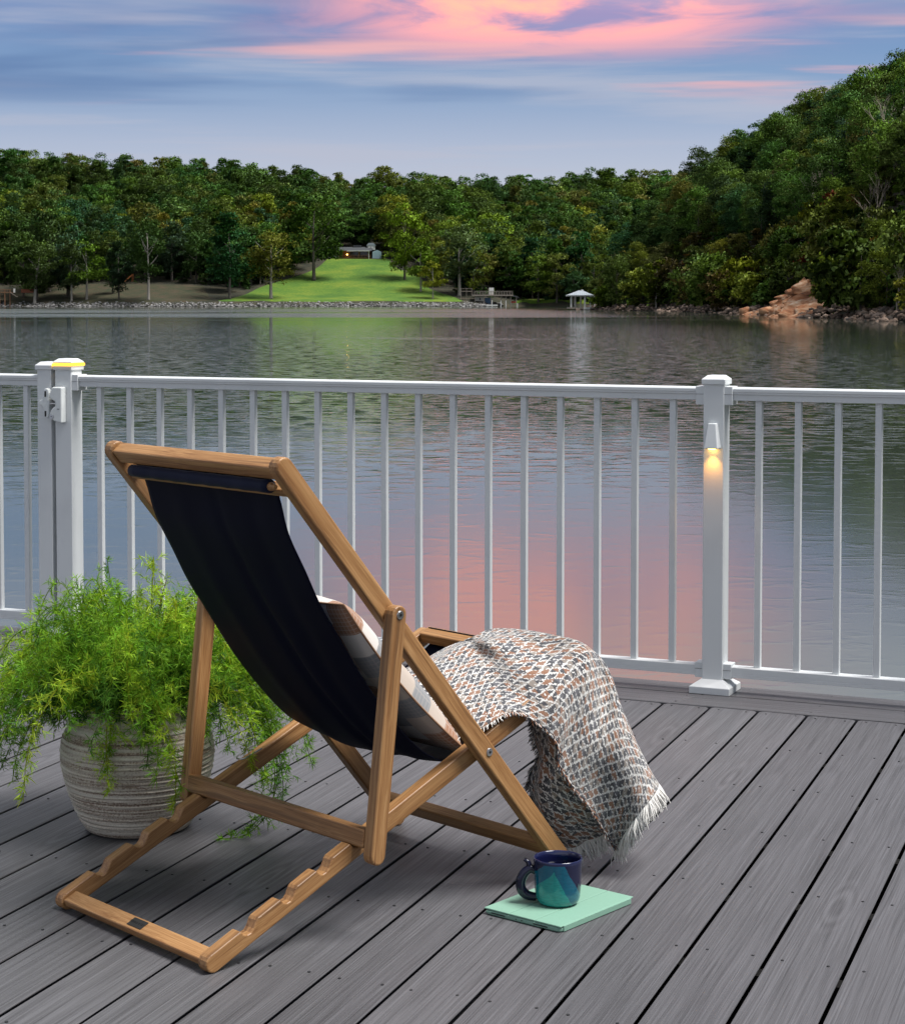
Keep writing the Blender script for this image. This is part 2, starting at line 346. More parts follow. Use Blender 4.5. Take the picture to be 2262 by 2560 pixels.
MAT = dict(
    deck=mat_decking(), teak=mat_teak(), white=mat_white_paint(), throw=mat_throw(), pillow=mat_pillow(),
    pot=mat_pot(), mug=mat_mug(), water=mat_water(),
    sling=mat_fabric('navy_canvas', (.0018, .0025, .0085), (.0040, .0056, .0185), .6, .0, 1500),
    navy=mat_fabric('navy_canvas_bright', (.006, .008, .022), (.012, .016, .042), .6, .05, 1500),
    steel=plain('brushed_steel', (.55, .55, .56), .28, 1.0), dark=plain('dark_hole', (.006, .006, .007), .6),
    latch=plain('white_plastic', (.74, .77, .76), .32), screw=plain('dark_screw', (.02, .02, .022), .55),
    frame=plain('shaded_frame_timber', (.008, .0075, .007), .95),  # near-black: the shade between boards is put into the timber colour
    plate=plain('dark_metal_plate', (.05, .047, .045), .42, .6), letter=plain('plate_lettering', (.008, .008, .008), .7),
    mint=plain('mint_cover', (.21, .38, .29), .55, 0, .03, 200), mint_groove=plain('mint_shadow_gap', (.05, .10, .07), .7),
    coffee=plain('black_coffee', (.006, .004, .003), .05), soil=plain('potting_soil', (.018, .012, .008), .95),
    fern=mat_leaf('fern_needles', True, .42), fern_stem=plain('fern_stem', (.06, .10, .025), .7),
    leaf=mat_leaf('tree_leaves'), leaf_far=mat_leaf('wood_leaves', True),
    bark=mat_bark('bark', (.055, .045, .036), (.14, .12, .10)), bark_pale=mat_bark('bark_pale', (.20, .18, .15), (.36, .33, .29)),
    dead=mat_bark('dead_wood', (.22, .18, .14), (.40, .34, .28)),
    ground=mat_ground('forest_floor', (.012, .014, .006), (.026, .026, .012), (.055, .040, .022)),
    bank=mat_ground('dry_bank', (.018, .026, .007), (.036, .034, .012), (.055, .036, .018), .35),
    lawn=mat_ground('mown_lawn', (.036, .100, .004), (.068, .140, .006), (.125, .175, .009), .09),
    rip=mat_rock('riprap_stone', [(.35, (.055, .052, .05)), (.5, (.16, .155, .148)), (.68, (.33, .32, .31))], 1.2),
    red=mat_rock('red_rock', [(.36, (.06, .03, .02)), (.46, (.30, .115, .045)), (.56, (.44, .24, .13)), (.68, (.56, .44, .33))], .55),
    shore=mat_rock('shore_stone', [(.36, (.03, .024, .02)), (.5, (.13, .085, .06)), (.66, (.30, .22, .17))], 1.0),
    led=emit('amber_led', (1.0, .50, .035), 3.2), lamp=emit('warm_lamp', (1.0, .55, .12), 9.0),
    brick=plain('red_brick', (.26, .085, .045), .85, 0, .15, 3), siding=plain('pale_blue_siding', (.36, .50, .56), .7, 0, .08, 2),
    cream=plain('cream_siding', (.55, .53, .47), .7, 0, .08, 2), shingle=plain('dark_shingle', (.045, .05, .055), .85, 0, .2, 2),
    glass=plain('dark_glass', (.02, .025, .03), .08), wood_grey=plain('weathered_timber', (.27, .23, .19), .85, 0, .2, 3),
    wood_brown=plain('stained_timber', (.20, .10, .05), .8, 0, .2, 3), metal_roof=plain('grey_metal_roof', (.34, .38, .41), .45, 0, .1, 2),
    white_trim=plain('white_trim', (.72, .71, .67), .6, 0, .06, 2), slide=plain('orange_slide', (.50, .17, .05), .5), red_paint=plain('red_paint', (.50, .06, .03), .5),
    blue_paint=plain('blue_tarp', (.05, .12, .22), .6), cream_yarn=plain('cream_yarn', (.80, .78, .74), .95, 0, .05, 300),
    rust_yarn=plain('rust_yarn', (.34, .15, .075), .95), dark_yarn=plain('charcoal_yarn', (.045, .05, .06), .95),
    piping=plain('pillow_seam', (.30, .17, .10), .9),
)

# ------------------------------------------------------------------ mesh helpers
def link(o, parent=None):
    COL.objects.link(o)
    if parent is not None:
        o.parent = parent
        o.matrix_parent_inverse = Matrix.Identity(4)
    return o
def tag(o, label=None, cat=None, group=None, kind=None):
    for k, v in (('label', label), ('category', cat), ('group', group), ('kind', kind)):
        if v: o[k] = v
    return o
def empty(name, loc=(0, 0, 0), rz=0.0, label=None, cat=None, group=None, mat=None):
    o = bpy.data.objects.new(name, None); o.empty_display_size = .1
    COL.objects.link(o)
    if mat is not None: o.matrix_world = mat
    else: o.location = loc; o.rotation_euler = (0, 0, rz)
    return tag(o, label, cat, group)
def bm_obj(name, bm, mat, parent=None, M=None, smooth=False, bevel=0.0, seg=2):
    me = bpy.data.meshes.new(name); bm.normal_update(); bm.to_mesh(me); bm.free()
    me.materials.append(mat)
    if smooth:
        me.polygons.foreach_set('use_smooth', [True]*len(me.polygons))
    o = bpy.data.objects.new(name, me); link(o, parent)
    if M is not None: o.matrix_local = M
    if bevel > 0:
        b = o.modifiers.new('bevel', 'BEVEL'); b.width = bevel; b.segments = seg; b.limit_method = 'ANGLE'; b.angle_limit = R(35)
    return o
def add_box(bm, c, s, M=None):
    T = Matrix.Translation(c) @ Matrix.Diagonal((s[0], s[1], s[2], 1))
    if M is not None: T = M @ T
    bmesh.ops.create_cube(bm, size=1.0, matrix=T)
def box(name, c, s, mat, parent=None, M=None, bevel=0.0, seg=2, rz=0.0):
    bm = bmesh.new(); bmesh.ops.create_cube(bm, size=1.0, matrix=Matrix.Diagonal((s[0], s[1], s[2], 1)))
    L = Matrix.Translation(c) @ Matrix.Rotation(rz, 4, 'Z')
    if M is not None: L = M @ L
    return bm_obj(name, bm, mat, parent, L, False, bevel, seg)
def add_prism(bm, pts, y0, y1):
    """polygon in local x,z extruded along y"""
    a = [bm.verts.new((x, y0, z)) for x, z in pts]; b = [bm.verts.new((x, y1, z)) for x, z in pts]
    n = len(pts)
    bm.faces.new(a); bm.faces.new(b[::-1])
    for i in range(n):
        j = (i+1) % n
        bm.faces.new((a[j], a[i], b[i], b[j]))
    bmesh.ops.recalc_face_normals(bm, faces=bm.faces)
def add_tube(bm, pts, radii, n=8, cap=True):
    pts = [Vector(p) for p in pts]
    if isinstance(radii, (int, float)): radii = [radii]*len(pts)
    rings = []; up = Vector((0, 0, 1))
    for i, p in enumerate(pts):
        t = (pts[min(i+1, len(pts)-1)] - pts[max(i-1, 0)]).normalized()
        a = t.cross(up)
        if a.length < .1: a = t.cross(Vector((1, 0, 0)))
        a.normalize(); b = t.cross(a).normalized()
        if rings:
            # keep orientation steady
            if a.dot(pa) < 0: a, b = -a, -b
        pa = a
        rings.append([bm.verts.new(p + (a*math.cos(2*math.pi*k/n) + b*math.sin(2*math.pi*k/n))*radii[i]) for k in range(n)])
    for r0, r1 in zip(rings, rings[1:]):
        for k in range(n):
            bm.faces.new((r0[k], r0[(k+1) % n], r1[(k+1) % n], r1[k]))
    if cap:
        bm.faces.new(rings[0][::-1]); bm.faces.new(rings[-1])
def add_lathe(bm, prof, n=64, rfun=None):
    rings = []
    for r, z in prof:
        if r < 1e-5:
            rings.append([bm.verts.new((0, 0, z))])
        else:
            rings.append([bm.verts.new((((r if rfun is None else rfun(r, z, k/n))*math.cos(2*math.pi*k/n)), (r if rfun is None else rfun(r, z, k/n))*math.sin(2*math.pi*k/n), z)) for k in range(n)])
    for a, b in zip(rings, rings[1:]):
        for k in range(n):
            k2 = (k+1) % n
            if len(a) == 1: bm.faces.new((a[0], b[k2], b[k]))
            elif len(b) == 1: bm.faces.new((a[k], a[k2], b[0]))
            else: bm.faces.new((a[k], a[k2], b[k2], b[k]))
    bmesh.ops.recalc_face_normals(bm, faces=bm.faces)
def np_mesh(name, V, Fq, mat, parent=None, normals=None, tint=None, smooth=False):
    """quads (or tris) from numpy arrays"""
    me = bpy.data.meshes.new(name)
    nv, nf, k = len(V), len(Fq), Fq.shape[1]
    me.vertices.add(nv); me.vertices.foreach_set('co', np.asarray(V, np.float32).ravel())
    me.loops.add(nf*k); me.loops.foreach_set('vertex_index', np.asarray(Fq, np.int32).ravel())
    me.polygons.add(nf); me.polygons.foreach_set('loop_start', np.arange(0, nf*k, k, dtype=np.int32))
    me.polygons.foreach_set('loop_total', np.full(nf, k, np.int32))
    if smooth: me.polygons.foreach_set('use_smooth', np.ones(nf, bool))
    me.update(calc_edges=True); me.validate()
    if tint is not None:
        at = me.color_attributes.new('tint', 'FLOAT_COLOR', 'POINT')
        t = np.ones((nv, 4), np.float32); t[:, :3] = tint
        at.data.foreach_set('color', t.ravel())
    if normals is not None:
        me.polygons.foreach_set('use_smooth', np.ones(nf, bool))
        cn = me.attributes.new('custom_normal', 'FLOAT_VECTOR', 'POINT')
        cn.data.foreach_set('vector', np.ascontiguousarray(normals, np.float32).ravel())
        me.update()
    me.materials.append(mat)
    if parent is False: return me
    o = bpy.data.objects.new(name, me); link(o, parent)
    return o

# ------------------------------------------------------------------ the lake and the land
WATER_Z = -0.5
def far_shore(X): return 600 + 6*math.sin(X/31.0+.6) + 3*math.sin(X/11.0) + (18 if X > 24 else 18*max(0, (X-10)/14.0) if X > 10 else 0)
def zcrest(X): return float(np.interp(X, [-260, -150, -90, -40, 20, 80, 160, 300], [47, 41, 37, 33, 33, 35, 36, 37]))
def right_shore(Y):
    return float(np.interp(Y, [-400, 60, 170, 206, 250, 300, 337, 365, 385, 400, 430, 520, 620], [44, 42, 39, 38.5, 40, 38.5, 36, 28.5, 27.5, 36, 62, 140, 300])) + .8*math.sin(Y/7.0) + .5*math.sin(Y/2.9)
def height(X, Y):
    d = Y - far_shore(X)
    if d < -8: zf = -4.0
    elif d < 3: zf = -4.0 + (d+8)/11*5.0
    else:
        t = min(d/170.0, 1.0)
        zf = 1.0 + zcrest(X)*t**1.30 + (max(0, d-170)*.05)
        zf += .5*math.sin(X/17.0+d/23.0)*min(1, d/30)
    dx = X - right_shore(Y)
    if dx < -5: zr = -4.0
    elif dx < 1.5: zr = -4.0 + (dx+5)/6.5*4.3
    else:
        top = float(np.interp(Y, [0, 180, 300, 350, 390, 430], [36, 36, 36, 35, 30, 16]))
        zr = .3 + top*(1-math.exp(-(dx-1.5)/22.0)) + .5*math.sin(Y/9.0+X/5.0)
    return max(zf, zr)
def build_terrain():
    xs = np.unique(np.concatenate([np.linspace(-2500, -260, 24), np.arange(-260, 30, 5.0), np.arange(30, 100, 2.5), np.arange(100, 280, 8.0), np.linspace(280, 2500, 24)]))
    ys = np.unique(np.concatenate([np.linspace(-2500, 40, 26), np.arange(40, 130, 8.0), np.arange(130, 440, 4.0), np.arange(440, 590, 8.0), np.arange(590, 620, 2.0), np.arange(620, 840, 7.0), np.linspace(840, 3200, 24)]))
    V = np.array([(x, y, height(x, y)) for y in ys for x in xs], np.float32)
    nx, ny = len(xs), len(ys)
    i, j = np.meshgrid(np.arange(nx-1), np.arange(ny-1))
    a = (j*nx+i).ravel()
    Fq = np.stack([a, a+1, a+1+nx, a+nx], 1)
    o = np_mesh('terrain', V, Fq, MAT['ground'], smooth=True)
    tag(o, kind='structure')
build_terrain()
bm = bmesh.new(); bmesh.ops.create_grid(bm, x_segments=2, y_segments=2, size=4000)
lake = bm_obj('lake_water', bm, MAT['water'], None, Matrix.Translation((0, 0, WATER_Z))); tag(lake, kind='structure')

def drape(name, f_l, f_r, d0, d1, nd, nw, lift, mat):
    V = []
    for j in range(nd+1):
        d = d0 + (d1-d0)*j/nd
        for i in range(nw+1):
            X = f_l(d) + (f_r(d)-f_l(d))*i/nw; Y = far_shore(X) + d
            edge = min(i, nw-i, nd-j, j)
            V.append((X, Y, height(X, Y) + (lift if edge > 0 else -.25)))
    a = np.array([j*(nw+1)+i for j in range(nd) for i in range(nw)])
    Fq = np.stack([a, a+1, a+2+nw, a+1+nw], 1)
    o = np_mesh(name, np.array(V), Fq, mat, smooth=True); tag(o, kind='structure'); return o
drape('lawn', lambda d: -76+.36*d+2*math.sin(d/9), lambda d: 5-.30*d+1.5*math.sin(d/7), 2.2, 92, 46, 30, .16, MAT['lawn'])
drape('dry_bank', lambda d: -150+.2*d, lambda d: -72-.2*d, 2.2, 38, 22, 40, .14, MAT['bank'])
drape('bank_grass', lambda d: 20, lambda d: 52, 2.2, 9, 5, 16, .14, MAT['lawn'])

# ------------------------------------------------------------------ deck
AZ = .35055; OFF0 = -2.25064; PITCH = .1445; GAPW = .0078
BD = Vector((math.sin(AZ), math.cos(AZ), 0)); BN = Vector((math.cos(AZ), -math.sin(AZ), 0))
RA = R(23.98)
RDIR = Vector((math.cos(RA), -math.sin(RA), 0)); RNRM = Vector((math.sin(RA), math.cos(RA), 0))
M_RAIL = 5.744
deck = empty('deck', (0, 0, 0)); deck['kind'] = 'structure'
def rail_pt(q, m, z=0.0): return RDIR*q + RNRM*m + Vector((0, 0, z))
RAILM = Matrix.Identity(4)
RAILM.col[0] = (*RDIR, 0); RAILM.col[1] = (*RNRM, 0); RAILM.col[2] = (0, 0, 1, 0)
BOARDM = Matrix.Identity(4)
BOARDM.col[0] = (*BD, 0); BOARDM.col[1] = (*(-BN), 0); BOARDM.col[2] = (0, 0, 1, 0)
M_FRONT = 5.516
screws = bmesh.new()
def screw(p):
    bmesh.ops.create_cone(screws, cap_ends=True, segments=10, radius1=.0030, radius2=.0028, depth=.0016, matrix=Matrix.Translation((p.x, p.y, .0002)))
def end_along(o, m):      # distance along a board at cross offset o where it meets the line m
    return (m - o*RNRM.dot(BN))/RNRM.dot(BD)
rngd = random.Random(4)
for k in range(-26, 24):
    o0 = OFF0 + k*PITCH + GAPW/2; o1 = OFF0 + (k+1)*PITCH - GAPW/2
    l0, l1 = end_along(o0, M_FRONT-.004), end_along(o1, M_FRONT-.004)
    st = -1.2
    oc = (o0+o1)/2; lc = 2.6
    # local x along board from lc, local y = -(offset - oc)
    bm = bmesh.new()
    rc = .010
    top = [(st-lc, -(o0-oc)), (st-lc, -(o1-oc)), (l1-lc-rc, -(o1-oc)), (l1-lc, -(o1-oc)+rc), (l0-lc, -(o0-oc)-rc), (l0-lc-rc, -(o0-oc))]
    def inset(p, k): x, y = p; return (x, y - math.copysign(k, y))
    rings_ = [[bm.verts.new((*p, 0)) for p in top], [bm.verts.new((*p, -.0035)) for p in top],
              [bm.verts.new((*inset(p, .014), -.0050)) for p in top], [bm.verts.new((*inset(p, .014), -.024)) for p in top]]
    bm.faces.new(rings_[0]); bm.faces.new(rings_[-1][::-1])
    for ra, rb in zip(rings_, rings_[1:]):
        for i in range(len(top)):
            j = (i+1) % len(top); bm.faces.new((ra[i], rb[i], rb[j], ra[j]))
    bmesh.ops.recalc_face_normals(bm, faces=bm.faces)
    dz = rngd.uniform(-.0008, .0004)
    L = BOARDM.copy(); pos = BN*oc + BD*lc; L.translation = (pos.x, pos.y, dz)
    bm_obj('deck_board', bm, MAT['deck'], deck, L, False, .0016, 2)
    if -14 <= k <= 14:
        for row in range(8):
            m = M_FRONT - .030 - .408*row - (.02 if row else 0)
            for oo in (o0+.026, o1-.026):
                p = BN*oo + BD*(end_along(oo, m) + rngd.uniform(-.006, .006))
                screw(p + BN*rngd.uniform(-.003, .003))
# border boards along the rail, with a seam by the post
SEAM = -1.69
for (m0, m1, nm) in ((5.5225, 5.6795, 'a'), (5.6905, 5.836, 'b')):
    for (q0, q1) in ((-7.2, SEAM-.0015), (SEAM+.0015, 1.9)):
        L = RAILM.copy(); p = rail_pt((q0+q1)/2, (m0+m1)/2, -.012 + (.0006 if q0 > -3 else 0)); L.translation = p
        bm = bmesh.new()
        hl, hw = (q1-q0)/2, (m1-m0)/2
        sk = .055*(1 if m0 < 5.6 else 1)
        e0 = sk if abs(q0-SEAM) < .01 else 0; e1 = sk if abs(q1-SEAM) < .01 else 0
        off = 0 if m0 < 5.6 else sk
        pts = [(-hl-(e0-off if e0 else 0), -hw), (hl-(e1-off if e1 else 0), -hw), (hl+(off if e1 else 0), hw), (-hl+(off if e0 else 0), hw)]
        tv = [bm.verts.new((x, y, .012)) for x, y in pts]; bv = [bm.verts.new((x, y, -.012)) for x, y in pts]
        bm.faces.new(tv); bm.faces.new(bv[::-1])
        for i in range(4):
            j = (i+1) % 4; bm.faces.new((tv[i], bv[i], bv[j], tv[j]))
        bmesh.ops.recalc_face_normals(bm, faces=bm.faces)
        bm_obj('border_board', bm, MAT['deck'], deck, L, False, .003, 3)
    q = -4.6
    while q < .4:
        for mm in (m0+.03, m1-.03): screw(rail_pt(q+rngd.uniform(-.01, .01), mm))
        q += .41
sc_o = bm_obj('screw_heads', screws, MAT['screw'], deck); tag(sc_o, kind='stuff')
# frame under the boards, plus an added dark sheet to blacken the gaps
L = RAILM.copy(); L.translation = rail_pt(-2.6, 5.80, -.150)
box('rim_joist', (0, 0, 0), (9.6, .05, .24), MAT['frame'], deck, L)
for i in range(9):
    L = RAILM.copy(); L.translation = rail_pt(-2.6, M_FRONT - .03 - .408*i, -.145)
    box('joist', (0, 0, 0), (9.6, .04, .22), MAT['frame'], deck, L)
L = RAILM.copy(); L.translation = rail_pt(-2.6, 2.3, -.30)
box('gap_dark_sheet', (0, 0, 0), (9.4, 6.6, .03), MAT['frame'], deck, L)
for q in (-6.4, -4.05, -1.68, .6):
    L = RAILM.copy(); L.translation = rail_pt(q, 5.6, -1.6)
    box('pile', (0, 0, 0), (.2, .2, 3.0), MAT['frame'], deck, L)

# ------------------------------------------------------------------ railing
def RM(q, m, z, extra=None):
    L = RAILM.copy(); L.translation = rail_pt(q, m, z)
    return L if extra is None else L @ extra
def cap_mesh(name, w, z0, mat, parent, M, h1=.016, h2=.012):
    bm = bmesh.new(); hw = w/2; hi = hw*.62
    lv = [[bm.verts.new((sx_*r, sy_*r, z)) for sx_, sy_ in ((-1, -1), (1, -1), (1, 1), (-1, 1))] for r, z in ((hw, 0), (hw, h1), (hi, h1+h2))]
    bm.faces.new(lv[0][::-1]); bm.faces.new(lv[2])
    for a, b in zip(lv, lv[1:]):
        for i in range(4): bm.faces.new((a[i], a[(i+1) % 4], b[(i+1) % 4], b[i]))
    return bm_obj(name, bm, mat, parent, M @ Matrix.Translation((0, 0, z0)), False, .0018, 2)
def post(name, q, w, label, base=True, cap_z=.946, zb=0.0):
    p = empty(name, mat=RM(q, M_RAIL, 0), label=label, cat='post')
    box('post_shaft', (0, 0, (zb+cap_z+.005)/2), (w, w, cap_z+.005-zb), MAT['white'], p, None, .0022, 2)
    cap_mesh('post_cap', w+.010, cap_z, MAT['white'], p, Matrix.Identity(4))
    if base:
        bm = bmesh.new(); lv = []
        for r, z in ((.0635, 0.0005), (.0635, .022), (w/2+.001, .042)):
            lv.append([bm.verts.new((sx_*r, sy_*r, z)) for sx_, sy_ in ((-1, -1), (1, -1), (1, 1), (-1, 1))])
        bm.faces.new(lv[0][::-1]); bm.faces.new(lv[2])
        for a, b in zip(lv, lv[1:]):
            for i in range(4): bm.faces.new((a[i], a[(i+1) % 4], b[(i+1) % 4], b[i]))
        bm_obj('base_skirt', bm, MAT['white'], p, None, False, .0015, 2)
    return p
top_prof = [(-.019, .898), (.019, .898), (.019, .916), (.023, .917), (.023, .923), (.026, .924), (.026, .933), (.0215, .9378), (-.0215, .9378), (-.026, .933), (-.026, .924), (-.0235, .9232), (-.0235, .917), (-.019, .916)]
bot_prof = [(-.021, .050), (.021, .050), (.021, .0805), (.019, .0825), (-.019, .0825), (-.021, .0805), (-.021, .0625), (-.0204, .0622), (-.0204, .0618), (-.021, .0615)]
def extrude_rail(name, prof, q0, q1, parent, qc):
    bm = bmesh.new()
    a = [bm.verts.new((q0-qc, y, z)) for y, z in prof]; b = [bm.verts.new((q1-qc, y, z)) for y, z in prof]
    bm.faces.new(a); bm.faces.new(b[::-1])
    for i in range(len(prof)):
        j = (i+1) % len(prof); bm.faces.new((a[j], a[i], b[i], b[j]))
    bmesh.ops.recalc_face_normals(bm, faces=bm.faces)
    return bm_obj(name, bm, MAT['white'], parent, None, False, .0006, 1)
bal_me = None
def rail_section(name, q0, q1, bals, label, cat='railing', brackets=(True, True)):
    global bal_me
    qc = (q0+q1)/2
    s = empty(name, mat=RM(qc, M_RAIL, 0), label=label, cat=cat)
    extrude_rail('top_rail', top_prof, q0, q1, s, qc); extrude_rail('bottom_rail', bot_prof, q0, q1, s, qc)
    for qb in bals:
        if bal_me is None:
            o = box('baluster', (qb-qc, 0, .4905), (.0195, .0195, .817), MAT['white'], s, None, .001, 1); bal_me = o.data
        else:
            o = bpy.data.objects.new('baluster', bal_me); link(o, s)
            o.matrix_local = Matrix.Translation((qb-qc, 0, .4905))
            b = o.modifiers.new('bevel', 'BEVEL'); b.width = .001; b.segments = 1
    for side, on in ((-1, brackets[0]), (1, brackets[1])):
        if not on: continue
        qe = q0 if side < 0 else q1
        for (z0, z1, hw) in ((.884, .9405, .029), (.044, .0905, .0245)):
            xc = qe - qc - side*.010
            br = box('rail_bracket', (xc, 0, (z0+z1)/2), (.030, 2*hw, z1-z0), MAT['white'], s, None, .0015, 2)
            box('bracket_seam', (0, -hw-.0002, .004), (.0298, .0008, .0009), MAT['dark'], br)
    return s
QR, QL, QG = -1.672, -4.047, -4.128
post_r = post('railing_post', QR, .0645, 'white square railing post with a lit downlight lamp near its top')
post_l = post('railing_post', QL, .068, 'white gate-side railing post with a glowing amber ring under its cap', cap_z=.956)
post_e = post('railing_post', .72, .0645, 'white end post at the right end of the railing')
rail_section('railing_section', QL+.034, QR-.0325, [-3.913+.12376*i for i in range(18)], 'long white railing panel of slim balusters behind the deck chair, between the two posts')
rail_section('railing_section', QR+.0325, .72-.0325, [-1.538+.1207*i for i in range(19)], 'white railing panel of slim balusters running off the right edge')
gate = rail_section('railing_gate', -5.0, QG-.034, [-4.2265-.1245*i for i in range(6)], 'white gate in the railing at the left edge, with its latch post', 'gate', (False, False))
gm = (-5.0 + QG-.034)/2
gp = box('gate_stile', (QG-gm, 0, .505), (.060, .066, .915), MAT['white'], gate, None, .0022, 2)
cap_mesh('stile_cap', .074, .956, MAT['white'], gate, Matrix.Translation((QG-gm, 0, 0)))
# amber light ring in the cap of the left post
bm = bmesh.new()
for sx_, sy_, lx, ly in ((0, -1, .084, .006), (0, 1, .084, .006), (-1, 0, .006, .072), (1, 0, .006, .072)):
    add_box(bm, (sx_*.039, sy_*.039, 0), (lx, ly, .0085))
ring = bm_obj('led_ring', bm, MAT['led'], post_l, Matrix.Translation((0, 0, .9755)), False, .001, 1)
cap_mesh('ring_lid', .080, .9805, MAT['white'], post_l, Matrix.Identity(4), .004, .012)
# sconce lamp on the right post
sc = empty('post_lamp', mat=RM(QR, M_RAIL-.0325, .752), label='small white tapered downlight glowing amber on the right railing post', cat='lamp')
bm = bmesh.new()
lo = [(-.026, 0), (.026, 0), (.022, -.030), (-.022, -.030)]; hi = [(-.0145, 0), (.0145, 0), (.0125, -.017), (-.0125, -.017)]
a = [bm.verts.new((x, y, 0)) for x, y in lo]; b = [bm.verts.new((x, y, .077)) for x, y in hi]
bm.faces.new(a); bm.faces.new(b[::-1])
for i in range(4): bm.faces.new((a[(i+1) % 4], a[i], b[i], b[(i+1) % 4]))
bmesh.ops.recalc_face_normals(bm, faces=bm.faces)
bm_obj('lamp_housing', bm, MAT['white'], sc, None, False, .003, 3)
bm = bmesh.new(); bmesh.ops.create_cone(bm, cap_ends=True, segments=24, radius1=.012, radius2=.013, depth=.003)
bm_obj('lamp_lens', bm, MAT['lamp'], sc, Matrix.Translation((0, -.014, -.001)))
ld = bpy.data.lights.new('post_lamp_light', 'SPOT'); ld.energy = .8; ld.color = (1.0, .42, .06); ld.spot_size = R(110); ld.spot_blend = .8; ld.shadow_soft_size = .006
lo_ = bpy.data.objects.new('post_lamp_light', ld); link(lo_, sc); lo_.matrix_local = Matrix.Translation((0, -.016, -.006)) @ Matrix.Rotation(R(-14), 4, 'X')
# latch
lt = empty('gate_latch', mat=RM(QL-.012, M_RAIL-.034, .835), label='white lockable latch joining the gate and the left post', cat='latch')
body_pts = [(-.012, .062), (.026, .062), (.026, -.066), (-.002, -.060), (-.024, -.050), (-.026, -.034), (-.020, -.020), (-.012, -.012), (-.002, -.006), (-.002, .010), (-.018, .018), (-.026, .026), (-.024, .040), (-.018, .054)]
bm = bmesh.new(); add_prism(bm, [(x, z) for x, z in body_pts], -.030, 0)
bm_obj('latch_body', bm, MAT['latch'], lt, None, False, .005, 4)
kp = [(-.054, .054), (-.046, .057), (-.036, .054), (-.032, .040), (-.034, .022), (-.030, .004), (-.034, -.012), (-.034, -.036), (-.040, -.050), (-.052, -.047), (-.056, -.034), (-.056, -.018), (-.064, -.006), (-.077, 0), (-.077, .010), (-.064, .018), (-.057, .030)]
bm = bmesh.new(); add_prism(bm, kp, -.022, -.003)
bm_obj('latch_keeper', bm, MAT['latch'], lt, None, False, .004, 3)
for z in (.036, -.034):
    box('keeper_slot', (-.0475, -.0225, z), (.007, .002, .020), MAT['dark'], lt, None, .002, 2)
bm = bmesh.new(); bmesh.ops.create_cone(bm, cap_ends=True, segments=14, radius1=.0032, radius2=.0032, depth=.042)
bm_obj('latch_bolt', bm, MAT['steel'], lt, Matrix.Translation((-.016, -.016, .002)) @ Matrix.Rotation(R(90), 4, 'Y'))
bm = bmesh.new(); bmesh.ops.create_cone(bm, cap_ends=True, segments=20, radius1=.0085, radius2=.0085, depth=.004)
kc = bm_obj('key_cylinder', bm, MAT['steel'], lt, Matrix.Translation((-.016, -.031, -.043)) @ Matrix.Rotation(R(90), 4, 'X'), False, .0006, 1)
box('key_slot', (.001, 0, .0021), (.007, .002, .0008), MAT['dark'], kc)
box('latch_mark', (.012, -.0302, -.016), (.010, .001, .0022), MAT['dark'], lt)

# ------------------------------------------------------------------ deck chair
CO = Vector((-.42475, 3.41448, 0)); CA = Vector((.7398, .67282, 0)); CC = Vector((-.67282, .7398, 0))
CHM = Matrix.Identity(4)
CHM.col[0] = (*CA, 0); CHM.col[1] = (*CC, 0); CHM.col[2] = (0, 0, 1, 0); CHM.translation = CO
# local frame: x = s (towards the chair's front), y = t (across, away from the camera), z up
chair = empty('deck_chair', mat=CHM, label='wooden folding deck chair with a navy canvas sling, seen from behind', cat='deck chair')
TH = .027; WD = .517
def member_M(p, d, y=0.0):
    """frame with x along d (s,z), z perpendicular, origin at p"""
    d = Vector((d[0], 0, d[1])).normalized(); y_ = Vector((0, 1, 0)); z_ = d.cross(y_)
    if z_.z < 0: z_ = -z_
    m = Matrix.Identity(4); m.col[0] = (*d, 0); m.col[2] = (*z_, 0); m.col[1] = (*(z_.cross(d)), 0)
    m.translation = (p[0], y, p[1]); return m
def round_bar(Ln, h, r0=True, r1=True, n=8):
    pts = []
    if r0: pts += [(-h*math.sin(math.pi*i/n), h*math.cos(math.pi*i/n)) for i in range(n+1)]
    else: pts += [(0, h), (0, -h)]
    if r1: pts += [(Ln+h*math.sin(math.pi*i/n), -h*math.cos(math.pi*i/n)) for i in range(n+1)]
    else: pts += [(Ln, -h), (Ln, h)]
    return pts
def side_member(name, p0, p1, h, y0, y1, pts=None, bev=.004):
    d = (p1[0]-p0[0], p1[1]-p0[1]); Ln = math.hypot(*d)
    M = member_M(p0, d)
    pts = pts(Ln) if pts else round_bar(Ln, h)
    bm = bmesh.new()
    yc = (y0+y1)/2
    s = 1 if M.col[1][1] > 0 else -1
    add_prism(bm, pts, -(y1-y0)/2, (y1-y0)/2)
    M.translation = (p0[0], yc, p0[1])
    return bm_obj(name, bm, MAT['teak'], chair, M, False, bev, 3)
A0, A1 = (.141, .900), (.8825, .019)
B0, B1 = (0.0, .0178), (.945, .4336)
C0, C1 = (.388, .609), (.335, .158)
def notched(Ln):
    h = .0175
    pts = [(-h*math.sin(math.pi*i/8), -h*math.cos(math.pi*i/8)) for i in range(9)]      # from bottom round to top
    for u in (.072, .170, .262, .350):
        pts += [(u, h), (u+.004, h-.0095), (u+.0105, h-.0150), (u+.018, h-.0160), (u+.026, h-.0125), (u+.033, h-.0065), (u+.037, h-.0025), (u+.043, h)]
    pts += [(Ln+h*math.sin(math.pi*i/8), h*math.cos(math.pi*i/8)) for i in range(9)]
    return pts
for (y0, y1) in ((-.029, -.002), (WD+.002, WD+.029)):
    side_member('back_rail', A0, A1, .019, y0, y1)
for (y0, y1) in ((0, TH), (WD-TH, WD)):
    side_member('seat_rail', B0, B1, .0175, y0, y1, notched, .003)
